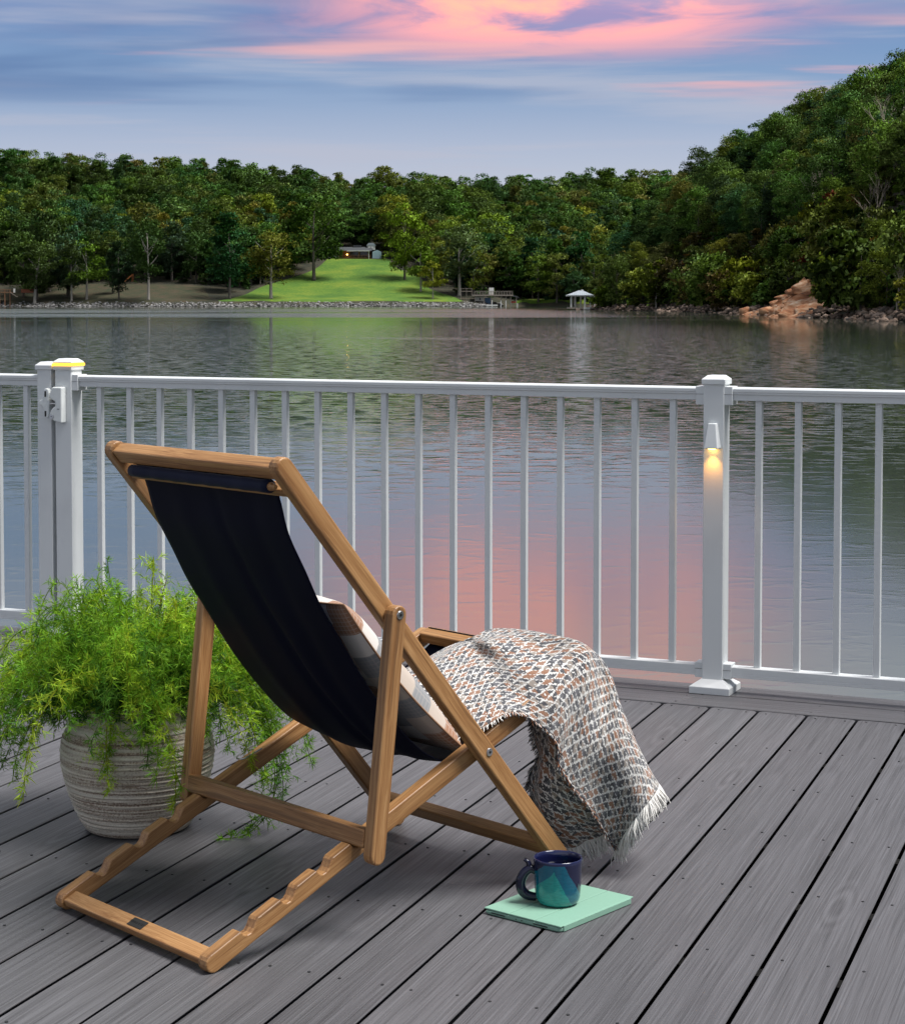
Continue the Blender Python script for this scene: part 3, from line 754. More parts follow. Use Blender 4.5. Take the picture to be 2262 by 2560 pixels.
for (y0, y1) in ((-.058, -.031), (WD+.031, WD+.058)):
    side_member('prop_leg', C0, C1, .0175, y0, y1)
def crossbar(name, p, d, lu, lw, y0, y1, bev=.004):
    M = member_M(p, d)
    Mx = Matrix.Identity(4)    # local x along t so the grain runs with the bar
    dv = M.col[0].xyz; zv = M.col[2].xyz
    Mx.col[0] = (0, 1, 0, 0); Mx.col[2] = (*zv, 0); Mx.col[1] = (*(zv.cross(Vector((0, 1, 0)))), 0)
    Mx.translation = (p[0], (y0+y1)/2, p[1])
    bm = bmesh.new(); bmesh.ops.create_cube(bm, size=1.0, matrix=Matrix.Diagonal((y1-y0, lu, lw, 1)))
    return bm_obj(name, bm, MAT['teak'], chair, Mx, False, bev, 3)
dA = Vector((A1[0]-A0[0], A1[1]-A0[1])).normalized(); pA = Vector((-dA.y, dA.x))
def onA(u, w): return (A0[0]+dA.x*u+pA.x*w, A0[1]+dA.y*u+pA.y*w)
crossbar('top_bar', onA(.0055, 0.0), dA, .032, .029, -.002, WD+.002)
crossbar('lower_slat', onA(.056, -.003), dA, .017, .024, -.002, WD+.002, .003)
dB = (B1[0]-B0[0], B1[1]-B0[1]); dC = (C1[0]-C0[0], C1[1]-C0[1])
bb = crossbar('back_bar', (.0035, .0225), dB, .033, .016, TH, WD-TH, .003)
crossbar('prop_bar', (.333, .187), dC, .036, .027, -.031, WD+.031)
crossbar('front_bar', (.838, .071), dA, .040, .024, -.002, WD+.002)
crossbar('seat_front_bar', (.936, .4385), dB, .034, .026, TH, WD-TH)
# maker's plate on the back bar
pl = box('name_plate', (-.010, -.001, .0088), (.046, .021, .0016), MAT['plate'], bb, None, .0008, 2)
cu = bpy.data.curves.new('plate_text', 'FONT'); cu.body = 'SERENA & LILY'; cu.size = .0072; cu.align_x = 'CENTER'; cu.align_y = 'CENTER'; cu.extrude = .0002
cu.materials.append(MAT['letter'])
_t = bpy.data.objects.new('plate_text', cu); COL.objects.link(_t)
_tm = bpy.data.meshes.new_from_object(_t.evaluated_get(bpy.context.evaluated_depsgraph_get())); _tm.name = 'plate_lettering'
bpy.data.objects.remove(_t)
tx = bpy.data.objects.new('plate_lettering', _tm); link(tx, pl); tx.matrix_local = Matrix.Translation((0, 0, .0010)) @ Matrix.Rotation(math.pi, 4, 'Z')
# bolts
def bolt(p, y, sgn):
    bm = bmesh.new(); bmesh.ops.create_cone(bm, cap_ends=True, segments=24, radius1=.0088, radius2=.0078, depth=.003)
    o = bm_obj('bolt_head', bm, MAT['steel'], chair, Matrix.Translation((p[0], y+sgn*.0008, p[1])) @ Matrix.Rotation(R(90)*(1 if sgn < 0 else -1), 4, 'X'), False, .0006, 1)
    bm = bmesh.new(); bmesh.ops.create_cone(bm, cap_ends=True, segments=6, radius1=.0032, radius2=.0032, depth=.0012)
    bm_obj('hex_socket', bm, MAT['dark'], o, Matrix.Translation((0, 0, .0012)))
bolt(C0, -.058, -1); bolt(C0, WD+.058, 1); bolt((.647, .3025), -.029, -1); bolt((.647, .3025), WD+.029, 1)
# wire clip on the far seat rail
bm = bmesh.new()
add_tube(bm, [(.0, -.015, 0), (-.045, -.013, .004), (-.052, -.007, .004), (-.052, .007, .004), (-.045, .013, .004), (0, .015, 0)], .0018, 6)
bm_obj('wire_clip', bm, MAT['steel'], chair, Matrix.Translation((.47, WD-.0135, .2485)) @ Matrix.Rotation(-math.atan2(dB[1], dB[0]), 4, 'Y'), True)
# dowel hem
bm = bmesh.new()
pts = []; rad = []
for i in range(25):
    t = .022 + (.478-.022)*i/24
    pts.append((onA(.0325, -.0205 + .0008*math.sin(i*1.3))[0], t, onA(.0325, -.0205)[1])); rad.append(.0122 + .0006*math.sin(i*2.1))
add_tube(bm, pts, rad, 14)
hem = bm_obj('sling_hem', bm, MAT['navy'], chair, None, True)
bm = bmesh.new(); c = onA(.0325, -.0205); add_tube(bm, [(c[0], .006, c[1]), (c[0], .016, c[1]), (c[0], .023, c[1])], [.004, .008, .0085], 10)
bm_obj('hem_dowel', bm, MAT['teak'], hem, None, False)
# sling
def catmull(P, n):
    P = [np.array(p, float) for p in P]; out = []
    for i in range(len(P)-1):
        p0 = P[max(i-1, 0)]; p1 = P[i]; p2 = P[i+1]; p3 = P[min(i+2, len(P)-1)]
        for k in range(n):
            t = k/n
            out.append(.5*((2*p1) + (-p0+p2)*t + (2*p0-5*p1+4*p2-p3)*t*t + (-p0+3*p1-3*p2+p3)*t**3))
    out.append(P[-1]); return np.array(out)
def grid_surface(ctrl, nu, nv):
    ctrl = np.array(ctrl, float)
    rows = np.array([catmull(r, nu) for r in ctrl])
    return np.array([catmull(rows[:, j], nv) for j in range(rows.shape[1])]).transpose(1, 0, 2)
def grid_obj(name, G, mat, parent, thick, uvscale=None, uvrot=0.0):
    nr, nc = G.shape[:2]
    a = np.array([i*nc+j for i in range(nr-1) for j in range(nc-1)])
    Fq = np.stack([a, a+1, a+1+nc, a+nc], 1)
    o = np_mesh(name, G.reshape(-1, 3), Fq, mat, parent, smooth=True)
    me = o.data
    du = np.linalg.norm(np.diff(G, axis=1), axis=2); dv = np.linalg.norm(np.diff(G, axis=0), axis=2)
    Uc = np.concatenate([np.zeros((nr, 1)), np.cumsum(du, 1)], 1); Vc = np.concatenate([np.zeros((1, nc)), np.cumsum(dv, 0)], 0)
    # even the measure out so the weave stays regular
    Uc = .7*Uc.mean(0)[None, :] + .3*Uc; Vc = .7*Vc.mean(1)[:, None] + .3*Vc
    if uvscale == 'unit': Uc = Uc/Uc.max(); Vc = Vc/Vc.max()
    cr, sr = math.cos(uvrot), math.sin(uvrot)
    UV = np.stack([cr*Uc-sr*Vc, sr*Uc+cr*Vc], 2).reshape(-1, 2)
    lay = me.uv_layers.new(name='UVMap')
    lay.data.foreach_set('uv', UV[Fq.ravel()].astype(np.float32).ravel())
    if thick:
        s = o.modifiers.new('thickness', 'SOLIDIFY'); s.thickness = thick; s.offset = 0
    return o
curve = [(.150, .876), (.166, .866), (.181, .828), (.200, .768), (.240, .695), (.275, .630), (.318, .567), (.370, .490), (.410, .437), (.455, .385), (.500, .338), (.545, .302), (.600, .278), (.660, .281), (.740, .314), (.830, .360), (.900, .396), (.938, .418), (.953, .424), (.960, .438), (.955, .452), (.938, .4555)]
cv = catmull(curve, 8)
nt_ = 40; G = np.zeros((len(cv), nt_+1, 3))
tang = np.gradient(cv, axis=0); tang /= np.linalg.norm(tang, axis=1)[:, None]; nrm = np.stack([-tang[:, 1], tang[:, 0]], 1)
rng = np.random.RandomState(3)
for i, (s_, z_) in enumerate(cv):
    f = i/(len(cv)-1)
    sag = .016*math.sin(math.pi*min(1, max(0, (f-.10)/.80)))
    for j in range(nt_+1):
        v = j/nt_; t = .034 + (.482-.034)*v
        bow = (1-(2*v-1)**2)*sag
        # long soft creases running down the canvas
        cr = .0042*math.exp(-((v-(.50-.30*f))/.030)**2) + .0035*math.exp(-((v-(.20+.10*f))/.06)**2) - .003*math.exp(-((v-(.78-.25*f))/.07)**2)
        cr *= math.sin(math.pi*min(1, f*1.25)) if f < .8 else 0
        dn = -bow + cr*1.4
        pin = .010*math.sin(math.pi*f)*(1-2*v)
        G[i, j] = (s_ + nrm[i, 0]*dn, t + pin, z_ + nrm[i, 1]*dn)
grid_obj('canvas_sling', G, MAT['sling'], chair, .0016)

# ------------------------------------------------------------------ pillow (rests on the sling)
pill = empty('throw_pillow', mat=CHM, label='tan, beige and grey plaid pillow leaning in the chair seat', cat='pillow')
p_top, p_bot = Vector((.305, .612)), Vector((.640, .268))
dl = (p_bot-p_top); Lp = dl.length; dl.normalize(); pn = Vector((-dl.y, dl.x))
if pn.y < 0: pn = -pn
nl, nw = 44, 36
def pil_pt(a, b, side):
    x, y = 2*a-1, 2*b-1
    puff = max(0.0, (1-abs(x)**2.6))**.55*max(0.0, (1-abs(y)**2.6))**.55
    ex = 1-.055*(1-abs(x)**2)*abs(y)**4; ey = 1-.055*(1-abs(y)**2)*abs(x)**4
    th = .070*puff*(1.0 if side > 0 else .42)
    wr = .0022*math.sin(13*a+5*b)*puff + .0016*math.sin(21*b-9*a)*puff
    al = (x*ey*.5+.5)*Lp; ac = .026 + (y*ex*.5+.5)*.42
    off = .020 + side*th + wr - .012*math.sin(math.pi*a)
    p = p_top + dl*al + pn*off
    return (p.x, ac, p.y)
V = []; UVv = []
for side in (1, -1):
    for i in range(nl+1):
        for j in range(nw+1):
            V.append(pil_pt(i/nl, j/nw, side)); UVv.append((i/nl, j/nw))
Fq = []
o2 = (nl+1)*(nw+1)
for i in range(nl):
    for j in range(nw):
        a = i*(nw+1)+j
        Fq.append((a, a+1, a+nw+2, a+nw+1)); Fq.append((o2+a, o2+a+nw+1, o2+a+nw+2, o2+a+1))
Fq = np.array(Fq); po = np_mesh('cushion', np.array(V), Fq, MAT['pillow'], pill, smooth=True)
po.data.uv_layers.new(name='UVMap').data.foreach_set('uv', np.array(UVv, np.float32)[Fq.ravel()].ravel())
bm = bmesh.new()
loop = [pil_pt(i/30, 0, 1) for i in range(31)] + [pil_pt(1, i/30, 1) for i in range(1, 31)] + [pil_pt(1-i/30, 1, 1) for i in range(1, 31)] + [pil_pt(0, 1-i/30, 1) for i in range(1, 31)]
add_tube(bm, loop, .0022, 6); bm_obj('seam', bm, MAT['piping'], pill, None, True)

# ------------------------------------------------------------------ woven throw
UC = [[(0.612, 0.055, 0.316), (0.600, 0.10, 0.362), (0.612, 0.16, 0.398), (0.632, 0.22, 0.420), (0.690, 0.28, 0.420)],
[(0.657, -.002, 0.349), (0.687, 0.08, 0.389), (0.714, 0.16, 0.416), (0.746, 0.24, 0.435), (0.815, 0.31, 0.435)],
[(0.735, -0.007, 0.368), (0.767, 0.08, 0.402), (0.811, 0.17, 0.432), (0.85, 0.25, 0.456), (0.875, 0.31, 0.45)],
[(0.795, -0.036, 0.33), (0.816, -.006, 0.402), (0.83, 0.09, 0.441), (0.85, 0.18, 0.467), (0.87, 0.259, 0.470)],
[(0.823, -0.044, 0.292), (0.876, -0.022, 0.415), (0.92, 0.072, 0.454), (0.92, 0.171, 0.474), (0.92, 0.273, 0.472)],
[(0.823, -0.05, 0.252), (0.897, -0.038, 0.386), (0.955, 0.004, 0.466), (0.965, 0.105, 0.481), (0.965, 0.25, 0.476)],
[(0.854, -0.06, 0.202), (0.9, -0.07, 0.306), (0.985, -0.026, 0.395), (1.006, 0.014, 0.439), (1.01, 0.122, 0.455)],
[(0.908, -0.06, 0.146), (0.931, -0.09, 0.241), (0.962, -0.09, 0.317), (1.02, -0.03, 0.345), (1.066, 0.08, 0.352)],
[(0.952, -0.06, 0.086), (0.966, -0.11, 0.184), (0.996, -0.11, 0.238), (1.059, -0.05, 0.25), (1.097, 0.06, 0.252)],
[(0.994, -0.05, 0.050), (0.974, -0.12, 0.124), (1.013, -0.13, 0.167), (1.093, -0.08, 0.173), (1.144, 0.03, 0.168)]]
LC = [[(0.860, 0.07, 0.345), (0.866, 0.02, 0.345), (0.876, -0.008, 0.330), (0.91, -0.018, 0.320)],
[(0.875, 0.075, 0.288), (0.857, 0.022, 0.281), (0.867, -0.010, 0.256), (0.902, -0.022, 0.242)],
[(0.890, 0.075, 0.236), (0.852, 0.022, 0.232), (0.866, -0.010, 0.216), (0.897, -0.026, 0.202)],
[(0.874, 0.085, 0.188), (0.849, 0.026, 0.180), (0.875, -0.010, 0.172), (0.921, -0.028, 0.163)],
[(0.880, 0.085, 0.154), (0.862, 0.026, 0.130), (0.904, -0.005, 0.127), (0.949, -0.026, 0.124)],
[(0.905, 0.08, 0.103), (0.892, 0.022, 0.086), (0.934, 0.000, 0.090), (0.977, -0.024, 0.093)],
[(0.935, 0.075, 0.060), (0.926, 0.02, 0.047), (0.964, 0.005, 0.058), (0.997, -0.018, 0.072)]]
throw = empty('throw_blanket', mat=CHM, label='fringed throw woven in white, rust and charcoal, draped over the chair seat', cat='blanket')
def cloth(ctrl, nu, nv, amp, seed, uvrot):
    G = grid_surface(ctrl, nu, nv)
    gy, gx = np.gradient(G, axis=0), np.gradient(G, axis=1)
    n = np.cross(gx, gy); n /= np.linalg.norm(n, axis=2, keepdims=True) + 1e-9
    r_, c_ = np.meshgrid(np.linspace(0, 1, G.shape[0]), np.linspace(0, 1, G.shape[1]), indexing='ij')
    w = .45*np.sin(9*c_*2.2 + 5*r_ + seed) + .35*np.sin(17*c_ - 11*r_ + 1.7*seed) + .25*np.sin(23*r_ + 13*c_ + seed*.6) + .2*np.sin(38*r_-20*c_+seed)
    return G + n*(amp*w)[:, :, None]
GU = cloth(UC, 22, 12, .0042, 1.0, 0); GL = cloth(LC, 16, 12, .0035, 2.3, 0)
grid_obj('throw_top_layer', GU, MAT['throw'], throw, .005, None, R(14))
grid_obj('throw_under_layer', GL, MAT['throw'], throw, .005, None, R(34))
rf = random.Random(8)
def fringe(name, line, down, length, per, mat, width=.0015, spread=.010):
    bm = bmesh.new()
    for i in range(len(line)-1):
        a, b = Vector(line[i]), Vector(line[i+1])
        k = max(1, int((b-a).length*per))
        for j in range(k):
            p = a.lerp(b, (j+rf.random())/k)
            L_ = length*rf.uniform(.75, 1.15)
            d = (Vector(down) + Vector((rf.uniform(-.35, .35), rf.uniform(-.35, .35), rf.uniform(-.15, .25)))).normalized()
            sway = Vector((rf.uniform(-1, 1), rf.uniform(-1, 1), 0))*spread
            pts = [p, p+d*L_*.35+sway*.25, p+d*L_*.7+sway*.7+Vector((0, 0, -.1*L_)), p+d*L_+sway*.6+Vector((0, 0, -.2*L_))]
            w = width*rf.uniform(.7, 1.3)
            # keep strands clear of the deck
            pts = [Vector((q.x, q.y, max(q.z, .003))) for q in pts]
            add_tube(bm, pts, [w, w, w*.9, w*.5], 4, False)
    return bm_obj(name, bm, mat, throw, None, True)
fringe('cream_fringe', GU[-1], (.15, -.12, -.9), .032, 1700, MAT['cream_yarn'])
fringe('cream_fringe', GL[-1][10:], (.10, -.15, -.7), .034, 1700, MAT['cream_yarn'])
fringe('rust_fray', GU[20:, 0][::3], (-.2, -.6, -.4), .010, 330, MAT['rust_yarn'], .0011, .004)
fringe('charcoal_fray', GU[20:, 0][::3], (-.2, -.6, -.4), .012, 420, MAT['dark_yarn'], .0010, .004)
fringe('cream_fray', GU[:, 0][::3], (-.2, -.6, -.4), .010, 330, MAT['cream_yarn'], .0010, .004)
fringe('charcoal_fray', GL[:, 0][::3], (-.6, 0, -.4), .014, 700, MAT['dark_yarn'], .0010, .006)
fringe('cream_fray', GL[:, 0][::3], (-.6, 0, -.4), .014, 500, MAT['cream_yarn'], .0010, .006)

# ------------------------------------------------------------------ tablet and mug
TC = Vector((.211, 3.787)); TA = R(-39.8)
tab = empty('tablet', (TC.x, TC.y, 0), TA, 'tablet in a mint green folding cover lying on the deck under the mug', 'tablet')
def rrect(w, l, r, n=6):
    pts = []
    for cx_, cy_, a0 in ((w/2-r, l/2-r, 0), (-w/2+r, l/2-r, 90), (-w/2+r, -l/2+r, 180), (w/2-r, -l/2+r, 270)):
        for i in range(n+1):
            a = R(a0+90*i/n); pts.append((cx_+r*math.cos(a), cy_+r*math.sin(a)))
    return pts
def slab(name, w, l, r, z0, z1, mat, parent, bev, off=(0, 0)):
    bm = bmesh.new(); P = rrect(w, l, r)
    a = [bm.verts.new((x+off[0], y+off[1], z0)) for x, y in P]; b = [bm.verts.new((x+off[0], y+off[1], z1)) for x, y in P]
    bm.faces.new(a[::-1]); bm.faces.new(b)
    for i in range(len(P)):
        j = (i+1) % len(P); bm.faces.new((a[i], a[j], b[j], b[i]))
    return bm_obj(name, bm, mat, parent, None, False, bev, 3)
slab('tablet_case', .186, .243, .012, .0006, .0098, MAT['mint'], tab, .003)
slab('case_gap', .183, .240, .011, .0096, .0104, MAT['mint_groove'], tab, 0)
for (x0, x1) in ((-.093, -.0325), (-.0310, .0305), (.0320, .093)):
    bm = bmesh.new(); add_box(bm, ((x0+x1)/2, 0, .0118), (x1-x0, .243, .0032))
    bm_obj('cover_panel', bm, MAT['mint'], tab, None, False, .0013, 2)
bm = bmesh.new(); add_box(bm, (.0937, 0, .0068), (.0022, .224, .0115)); bm_obj('cover_spine', bm, MAT['mint'], tab, None, False, .0010, 3)
for x in (-.058, .045):
    box('speaker_slot', (x, -.1217, .0055), (.034, .0012, .0022), MAT['dark'], tab, None, .0004, 1)
for x in (-.014, .000):
    box('microphone_hole', (x, -.1217, .0055), (.0022, .0012, .0018), MAT['dark'], tab)
box('volume_button', (-.082, -.1218, .0058), (.012, .0014, .0034), MAT['mint'], tab, None, .0005, 1)
mug = empty('coffee_mug', (.2075, 3.780, .0136), R(0), 'dark blue mug with brushed teal glaze standing on the mint tablet', 'mug')
bm = bmesh.new()
prof = [(0, .0), (.026, .0), (.036, .0015), (.0412, .006), (.0438, .014), (.0455, .030), (.0465, .055), (.0475, .078), (.0483, .089), (.0478, .0915), (.0462, .0918), (.0447, .0900), (.0438, .078), (.0428, .055), (.0415, .030), (.038, .012), (.03, .007), (0, .006)]
add_lathe(bm, prof, 72); bm_obj('mug_body', bm, MAT['mug'], mug, None, True)
bm = bmesh.new(); add_lathe(bm, [(0, .066), (.0434, .066), (.0434, .0655), (0, .0655)], 48); bm_obj('coffee', bm, MAT['coffee'], mug, None, True)
bm = bmesh.new()
hp = [(-.0440, .064), (-.054, .068), (-.064, .062), (-.0715, .050), (-.0735, .037), (-.0705, .025), (-.062, .0165), (-.052, .013), (-.0425, .012)]
hp = catmull([(x, 0, z) for x, z in hp], 5)
add_tube(bm, hp, [.0078+.0022*math.sin(math.pi*i/(len(hp)-1)) for i in range(len(hp))], 14)
m_navy = plain('navy_glaze', (.006, .007, .024), .10, 0, .1, 40)
bm_obj('mug_handle', bm, m_navy, mug, None, True)
bm = bmesh.new(); add_tube(bm, catmull([(-.052, 0, .064), (-.056, 0, .073), (-.0585, 0, .081), (-.064, 0, .0845), (-.068, 0, .0835)], 4), [.0068, .0066, .0064, .0062, .006, .0058, .0056, .0052, .005, .0048, .0044, .004, .0035, .0028, .002, .0012, .0006], 10)
bm_obj('thumb_spur', bm, m_navy, mug, None, True)

# ------------------------------------------------------------------ planter and fern
PC = Vector((-.718, 4.388, 0))
pot = empty('planter', PC, 0, 'round ribbed stoneware planter with brown and cream bands, left of the chair', 'planter')
pc = catmull([(.090, .0), (.112, .002), (.122, .012), (.138, .045), (.157, .095), (.169, .145), (.172, .180), (.166, .215), (.150, .246), (.136, .262), (.136, .272), (.142, .281), (.146, .290), (.143, .296), (.134, .295), (.130, .285), (.128, .262), (.14, .24)], 8)
def ribs(r, z, f):
    a = 2*math.pi*f
    w = .0016*math.sin(z*560 + .8*math.sin(a)+.5*math.sin(3*a)) + .0011*math.sin(z*930+1.1*math.sin(2*a)) + .0006*math.sin(z*1900+2*math.sin(a*5))
    return r + (w if .02 < z < .26 and r > .12 else 0) + .0012*math.sin(a*2+z*9)
dense = [(0, 0)] + [tuple(p) for p in pc]
fine = []
for (r0, z0), (r1, z1) in zip(dense, dense[1:]):
    k = max(1, int(abs(z1-z0)/.0014))
    fine += [(r0+(r1-r0)*i/k, z0+(z1-z0)*i/k) for i in range(k)]
fine.append(dense[-1])
bm = bmesh.new(); add_lathe(bm, fine, 96, ribs); bm_obj('pot_wall', bm, MAT['pot'], pot, None, True)
bm = bmesh.new(); add_lathe(bm, [(0, .268), (.10, .266), (.1335, .262), (.1335, .258), (0, .258)], 40); bm_obj('soil', bm, MAT['soil'], pot, None, True)

fern = empty('asparagus_fern', PC + Vector((0, 0, .265)), 0, 'feathery green fern spilling out of the stoneware planter', 'fern')
rp = np.random.RandomState(12)
def frond(path, density, needle, tint, seed):
    """needles in tufts on short side shoots along an arching stem"""
    r = np.random.RandomState(seed)
    P = catmull(path, 10)
    seg = np.linalg.norm(np.diff(P, axis=0), axis=1); cum = np.concatenate([[0], np.cumsum(seg)]); Lt = cum[-1]
    Vs, Fs, Ts = [], [], []
    base = 0
    def quad(p0, p1, w0, w1, side, t):
        nonlocal base
        Vs.extend([p0-side*w0, p0+side*w0, p1+side*w1, p1-side*w1]); Fs.append((base, base+1, base+2, base+3)); base += 4
        Ts.extend([t]*4)
    stem_t = np.array(tint)*np.array([.75, .60, .5])
    for i in range(len(P)-1):
        d = P[i+1]-P[i]; side = np.cross(d, [0.3, 1, .2]); side /= np.linalg.norm(side)+1e-9
        w = .0013*(1-.7*i/len(P)) + .0004
        quad(P[i], P[i+1], w, w, side, stem_t)
        s2 = np.cross(d, side); s2 /= np.linalg.norm(s2)+1e-9
        quad(P[i], P[i+1], w, w, s2, stem_t)
    n_nodes = int(Lt*density)
    cs, sds, tts = [], [], []
    for k in range(n_nodes):
        f = (k+r.rand())/n_nodes
        if f < .10: continue
        x = f*Lt; i = min(np.searchsorted(cum, x)-1, len(P)-2); i = max(i, 0)
        p = P[i] + (P[i+1]-P[i])*((x-cum[i])/max(seg[i], 1e-6))
        d = (P[i+1]-P[i])/max(seg[i], 1e-6)
        e = r.randn(3); e -= d*(e@d); e /= math.sqrt(e@e)+1e-9
        sl = (.050*math.sin(math.pi*min(1, .18+.82*f)) + .014)*r.uniform(.45, 1.15)*(1-.55*max(0, f-.6)/.4)
        sd = e*.9 + d*.55; sd[2] += .12; sd /= math.sqrt(sd@sd)
        q = p + sd*sl
        side = np.array([sd[1], -sd[0], .2]); side /= math.sqrt(side@side)
        quad(p, q, .0006, .0004, side, stem_t)
        tufts = max(2, int(sl/.011))
        for t_ in range(tufts+1):
            c = p + (q-p)*min(1, (t_+.6)/(tufts+.8))
            tt = np.array(tint)*r.uniform(.7, 1.35)*np.array([r.uniform(.85, 1.2), 1, 1])
            for _ in range(r.randint(3, 6)): cs.append(c); sds.append(sd); tts.append(tt)
    c = np.array(cs); sd = np.array(sds); tt = np.array(tts); m = len(c)
    nrm_ = lambda a: a/(np.linalg.norm(a, axis=1, keepdims=True)+1e-9)
    nd = nrm_(nrm_(r.randn(m, 3))*.95 + sd*.75); L_ = needle*r.uniform(.6, 1.2, (m, 1)); s_ = nrm_(np.cross(nd, r.randn(m, 3)))
    mid = c + nd*L_*.5; tip = c + nd*L_ + np.array([0, 0, -.0015])
    NV = np.stack([c-s_*.0005, c+s_*.0005, mid+s_*.00092, mid-s_*.00092, tip+s_*.0001, tip-s_*.0001], 1).reshape(-1, 3)
    b6 = base + np.arange(m)*6
    NF = np.concatenate([np.stack([b6, b6+1, b6+2, b6+3], 1), np.stack([b6+3, b6+2, b6+4, b6+5], 1)])
    return np.concatenate([np.array(Vs), NV]), np.concatenate([np.array(Fs), NF]), np.concatenate([np.array(Ts), np.repeat(tt, 6, axis=0)])
def add_frond(path, dens, needle, tint, seed):
    V, Fq, T = frond(path, dens, needle, tint, seed)
    # needles never reach into the pot wall or below the deck
    z = V[:, 2] + .265
    V[:, 2] = np.where(z < .004, .004-.265, V[:, 2])
    np_mesh('frond', V, Fq, MAT['fern'], fern, tint=T)
greens = [(.15, .31, .030), (.22, .40, .035), (.29, .47, .04), (.09, .21, .03), (.37, .52, .05)]
shaded_greens = [(.022, .07, .016), (.035, .10, .02), (.05, .13, .022)]
nf = 128
for i in range(nf):
    a = 2*math.pi*(i*.618034 % 1.0) + rp.uniform(-.2, .2)
    u = (i+.5)/nf
    out = .03 + .31*u**.70*rp.uniform(.75, 1.2); up = (.235*(1-.80*u) + .045)*rp.uniform(.7, 1.25)
    droop = (.02 + .17*u*u)*rp.uniform(.5, 1.4)
    dx, dy = math.cos(a), math.sin(a)
    r0 = .02 + .085*rp.rand()
    path = [(dx*r0*.6, dy*r0*.6, 0), (dx*(r0+out*.30), dy*(r0+out*.30), up*.62), (dx*(r0+out*.62), dy*(r0+out*.62), up*.95), (dx*(r0+out*.9), dy*(r0+out*.9), up*.95-droop*.5), (dx*(r0+out*1.08), dy*(r0+out*1.08), up*.75-droop)]
    path = [(x+rp.uniform(-.012, .012), y+rp.uniform(-.012, .012), z) for x, y, z in path]
    g = greens[rp.randint(len(greens))]
    if u > .75 and rp.rand() < .3: g = greens[3]
    add_frond(path, 96, .0205, g, 100+i)
# short fronds over the rim, interior shade put into their dark greens
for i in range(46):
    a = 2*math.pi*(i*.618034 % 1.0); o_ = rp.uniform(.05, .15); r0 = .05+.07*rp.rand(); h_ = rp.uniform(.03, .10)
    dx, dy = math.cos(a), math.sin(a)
    add_frond([(dx*r0*.5, dy*r0*.5, 0), (dx*(r0+o_*.5), dy*(r0+o_*.5), h_), (dx*(r0+o_), dy*(r0+o_), h_*.8), (dx*(r0+o_*1.3), dy*(r0+o_*1.3), h_*.4)], 120, .019, shaded_greens[i % 3], 1200+i)
# tall shoots
for i, (tx_, ty_, tz_) in enumerate([(-.070, .02, .350), (-.055, .05, .29), (.02, .03, .25), (.05, .06, .255), (-.19, .0, .235), (.085, .05, .255), (-.14, .03, .19), (0, -.06, .19), (-.03, .03, .25), (.12, .05, .23)]):
    add_frond([(tx_*.2, ty_*.2, 0), (tx_*.5, ty_*.5, tz_*.45), (tx_*.85, ty_*.85, tz_*.8), (tx_, ty_, tz_)], 130, .013, greens[i % 4], 400+i)
# trailing fronds: left side, front of the pot, and right side down to the deck
trail = [[(-.10, -.05, .02), (-.24, -.10, .06), (-.33, -.12, -.04), (-.36, -.14, -.16), (-.355, -.15, -.245)],
         [(-.10, -.05, .02), (-.22, -.12, .04), (-.29, -.15, -.05), (-.32, -.17, -.15), (-.33, -.18, -.21)],
         [(-.08, -.06, .02), (-.19, -.12, .02), (-.235, -.15, -.05), (-.25, -.16, -.12)],
         [(-.12, -.02, .02), (-.28, -.05, .08), (-.39, -.06, -.02), (-.42, -.08, -.14), (-.42, -.09, -.20)],
         [(-.02, -.10, .02), (-.035, -.165, .03), (-.035, -.20, -.03), (-.032, -.205, -.10), (-.03, -.205, -.135)],
         [(.03, -.10, .02), (.045, -.165, .025), (.055, -.195, -.03), (.052, -.20, -.08)],
         [(.10, .0, .02), (.20, -.02, .06), (.28, -.04, .0), (.315, -.05, -.10), (.31, -.07, -.20), (.26, -.10, -.255), (.20, -.13, -.258)],
         [(.10, -.02, .02), (.21, -.01, .05), (.29, -.01, -.02), (.33, -.03, -.12), (.335, -.05, -.20)],
         [(.10, -.02, .02), (.20, -.03, .04), (.26, -.04, -.02), (.285, -.06, -.09), (.29, -.07, -.15)],
         [(.10, .03, .02), (.22, .06, .05), (.28, .07, -.02), (.30, .06, -.08)],
         [(.09, -.05, .02), (.17, -.08, .03), (.21, -.10, -.02), (.225, -.11, -.07)]]
for i, t in enumerate(trail):
    add_frond(t, 135, .017, greens[(0, 3, 1, 3, 4, 3, 0, 3, 0, 1, 0)[i]], 600+i)
    add_frond([(x+rp.uniform(-.02, .02), y+rp.uniform(-.01, .02), z+rp.uniform(-.01, .015) if z > -.24 else z) for x, y, z in t[:-1]], 120, .016, greens[(3, 0, 0, 1, 1, 0, 3, 0, 1, 0, 3)[i]], 700+i)
add_frond([(.02, .0, 0), (.035, .01, .15), (.05, .02, .24), (.066, .02, .30)], 26, .007, (.20, .13, .045), 900)

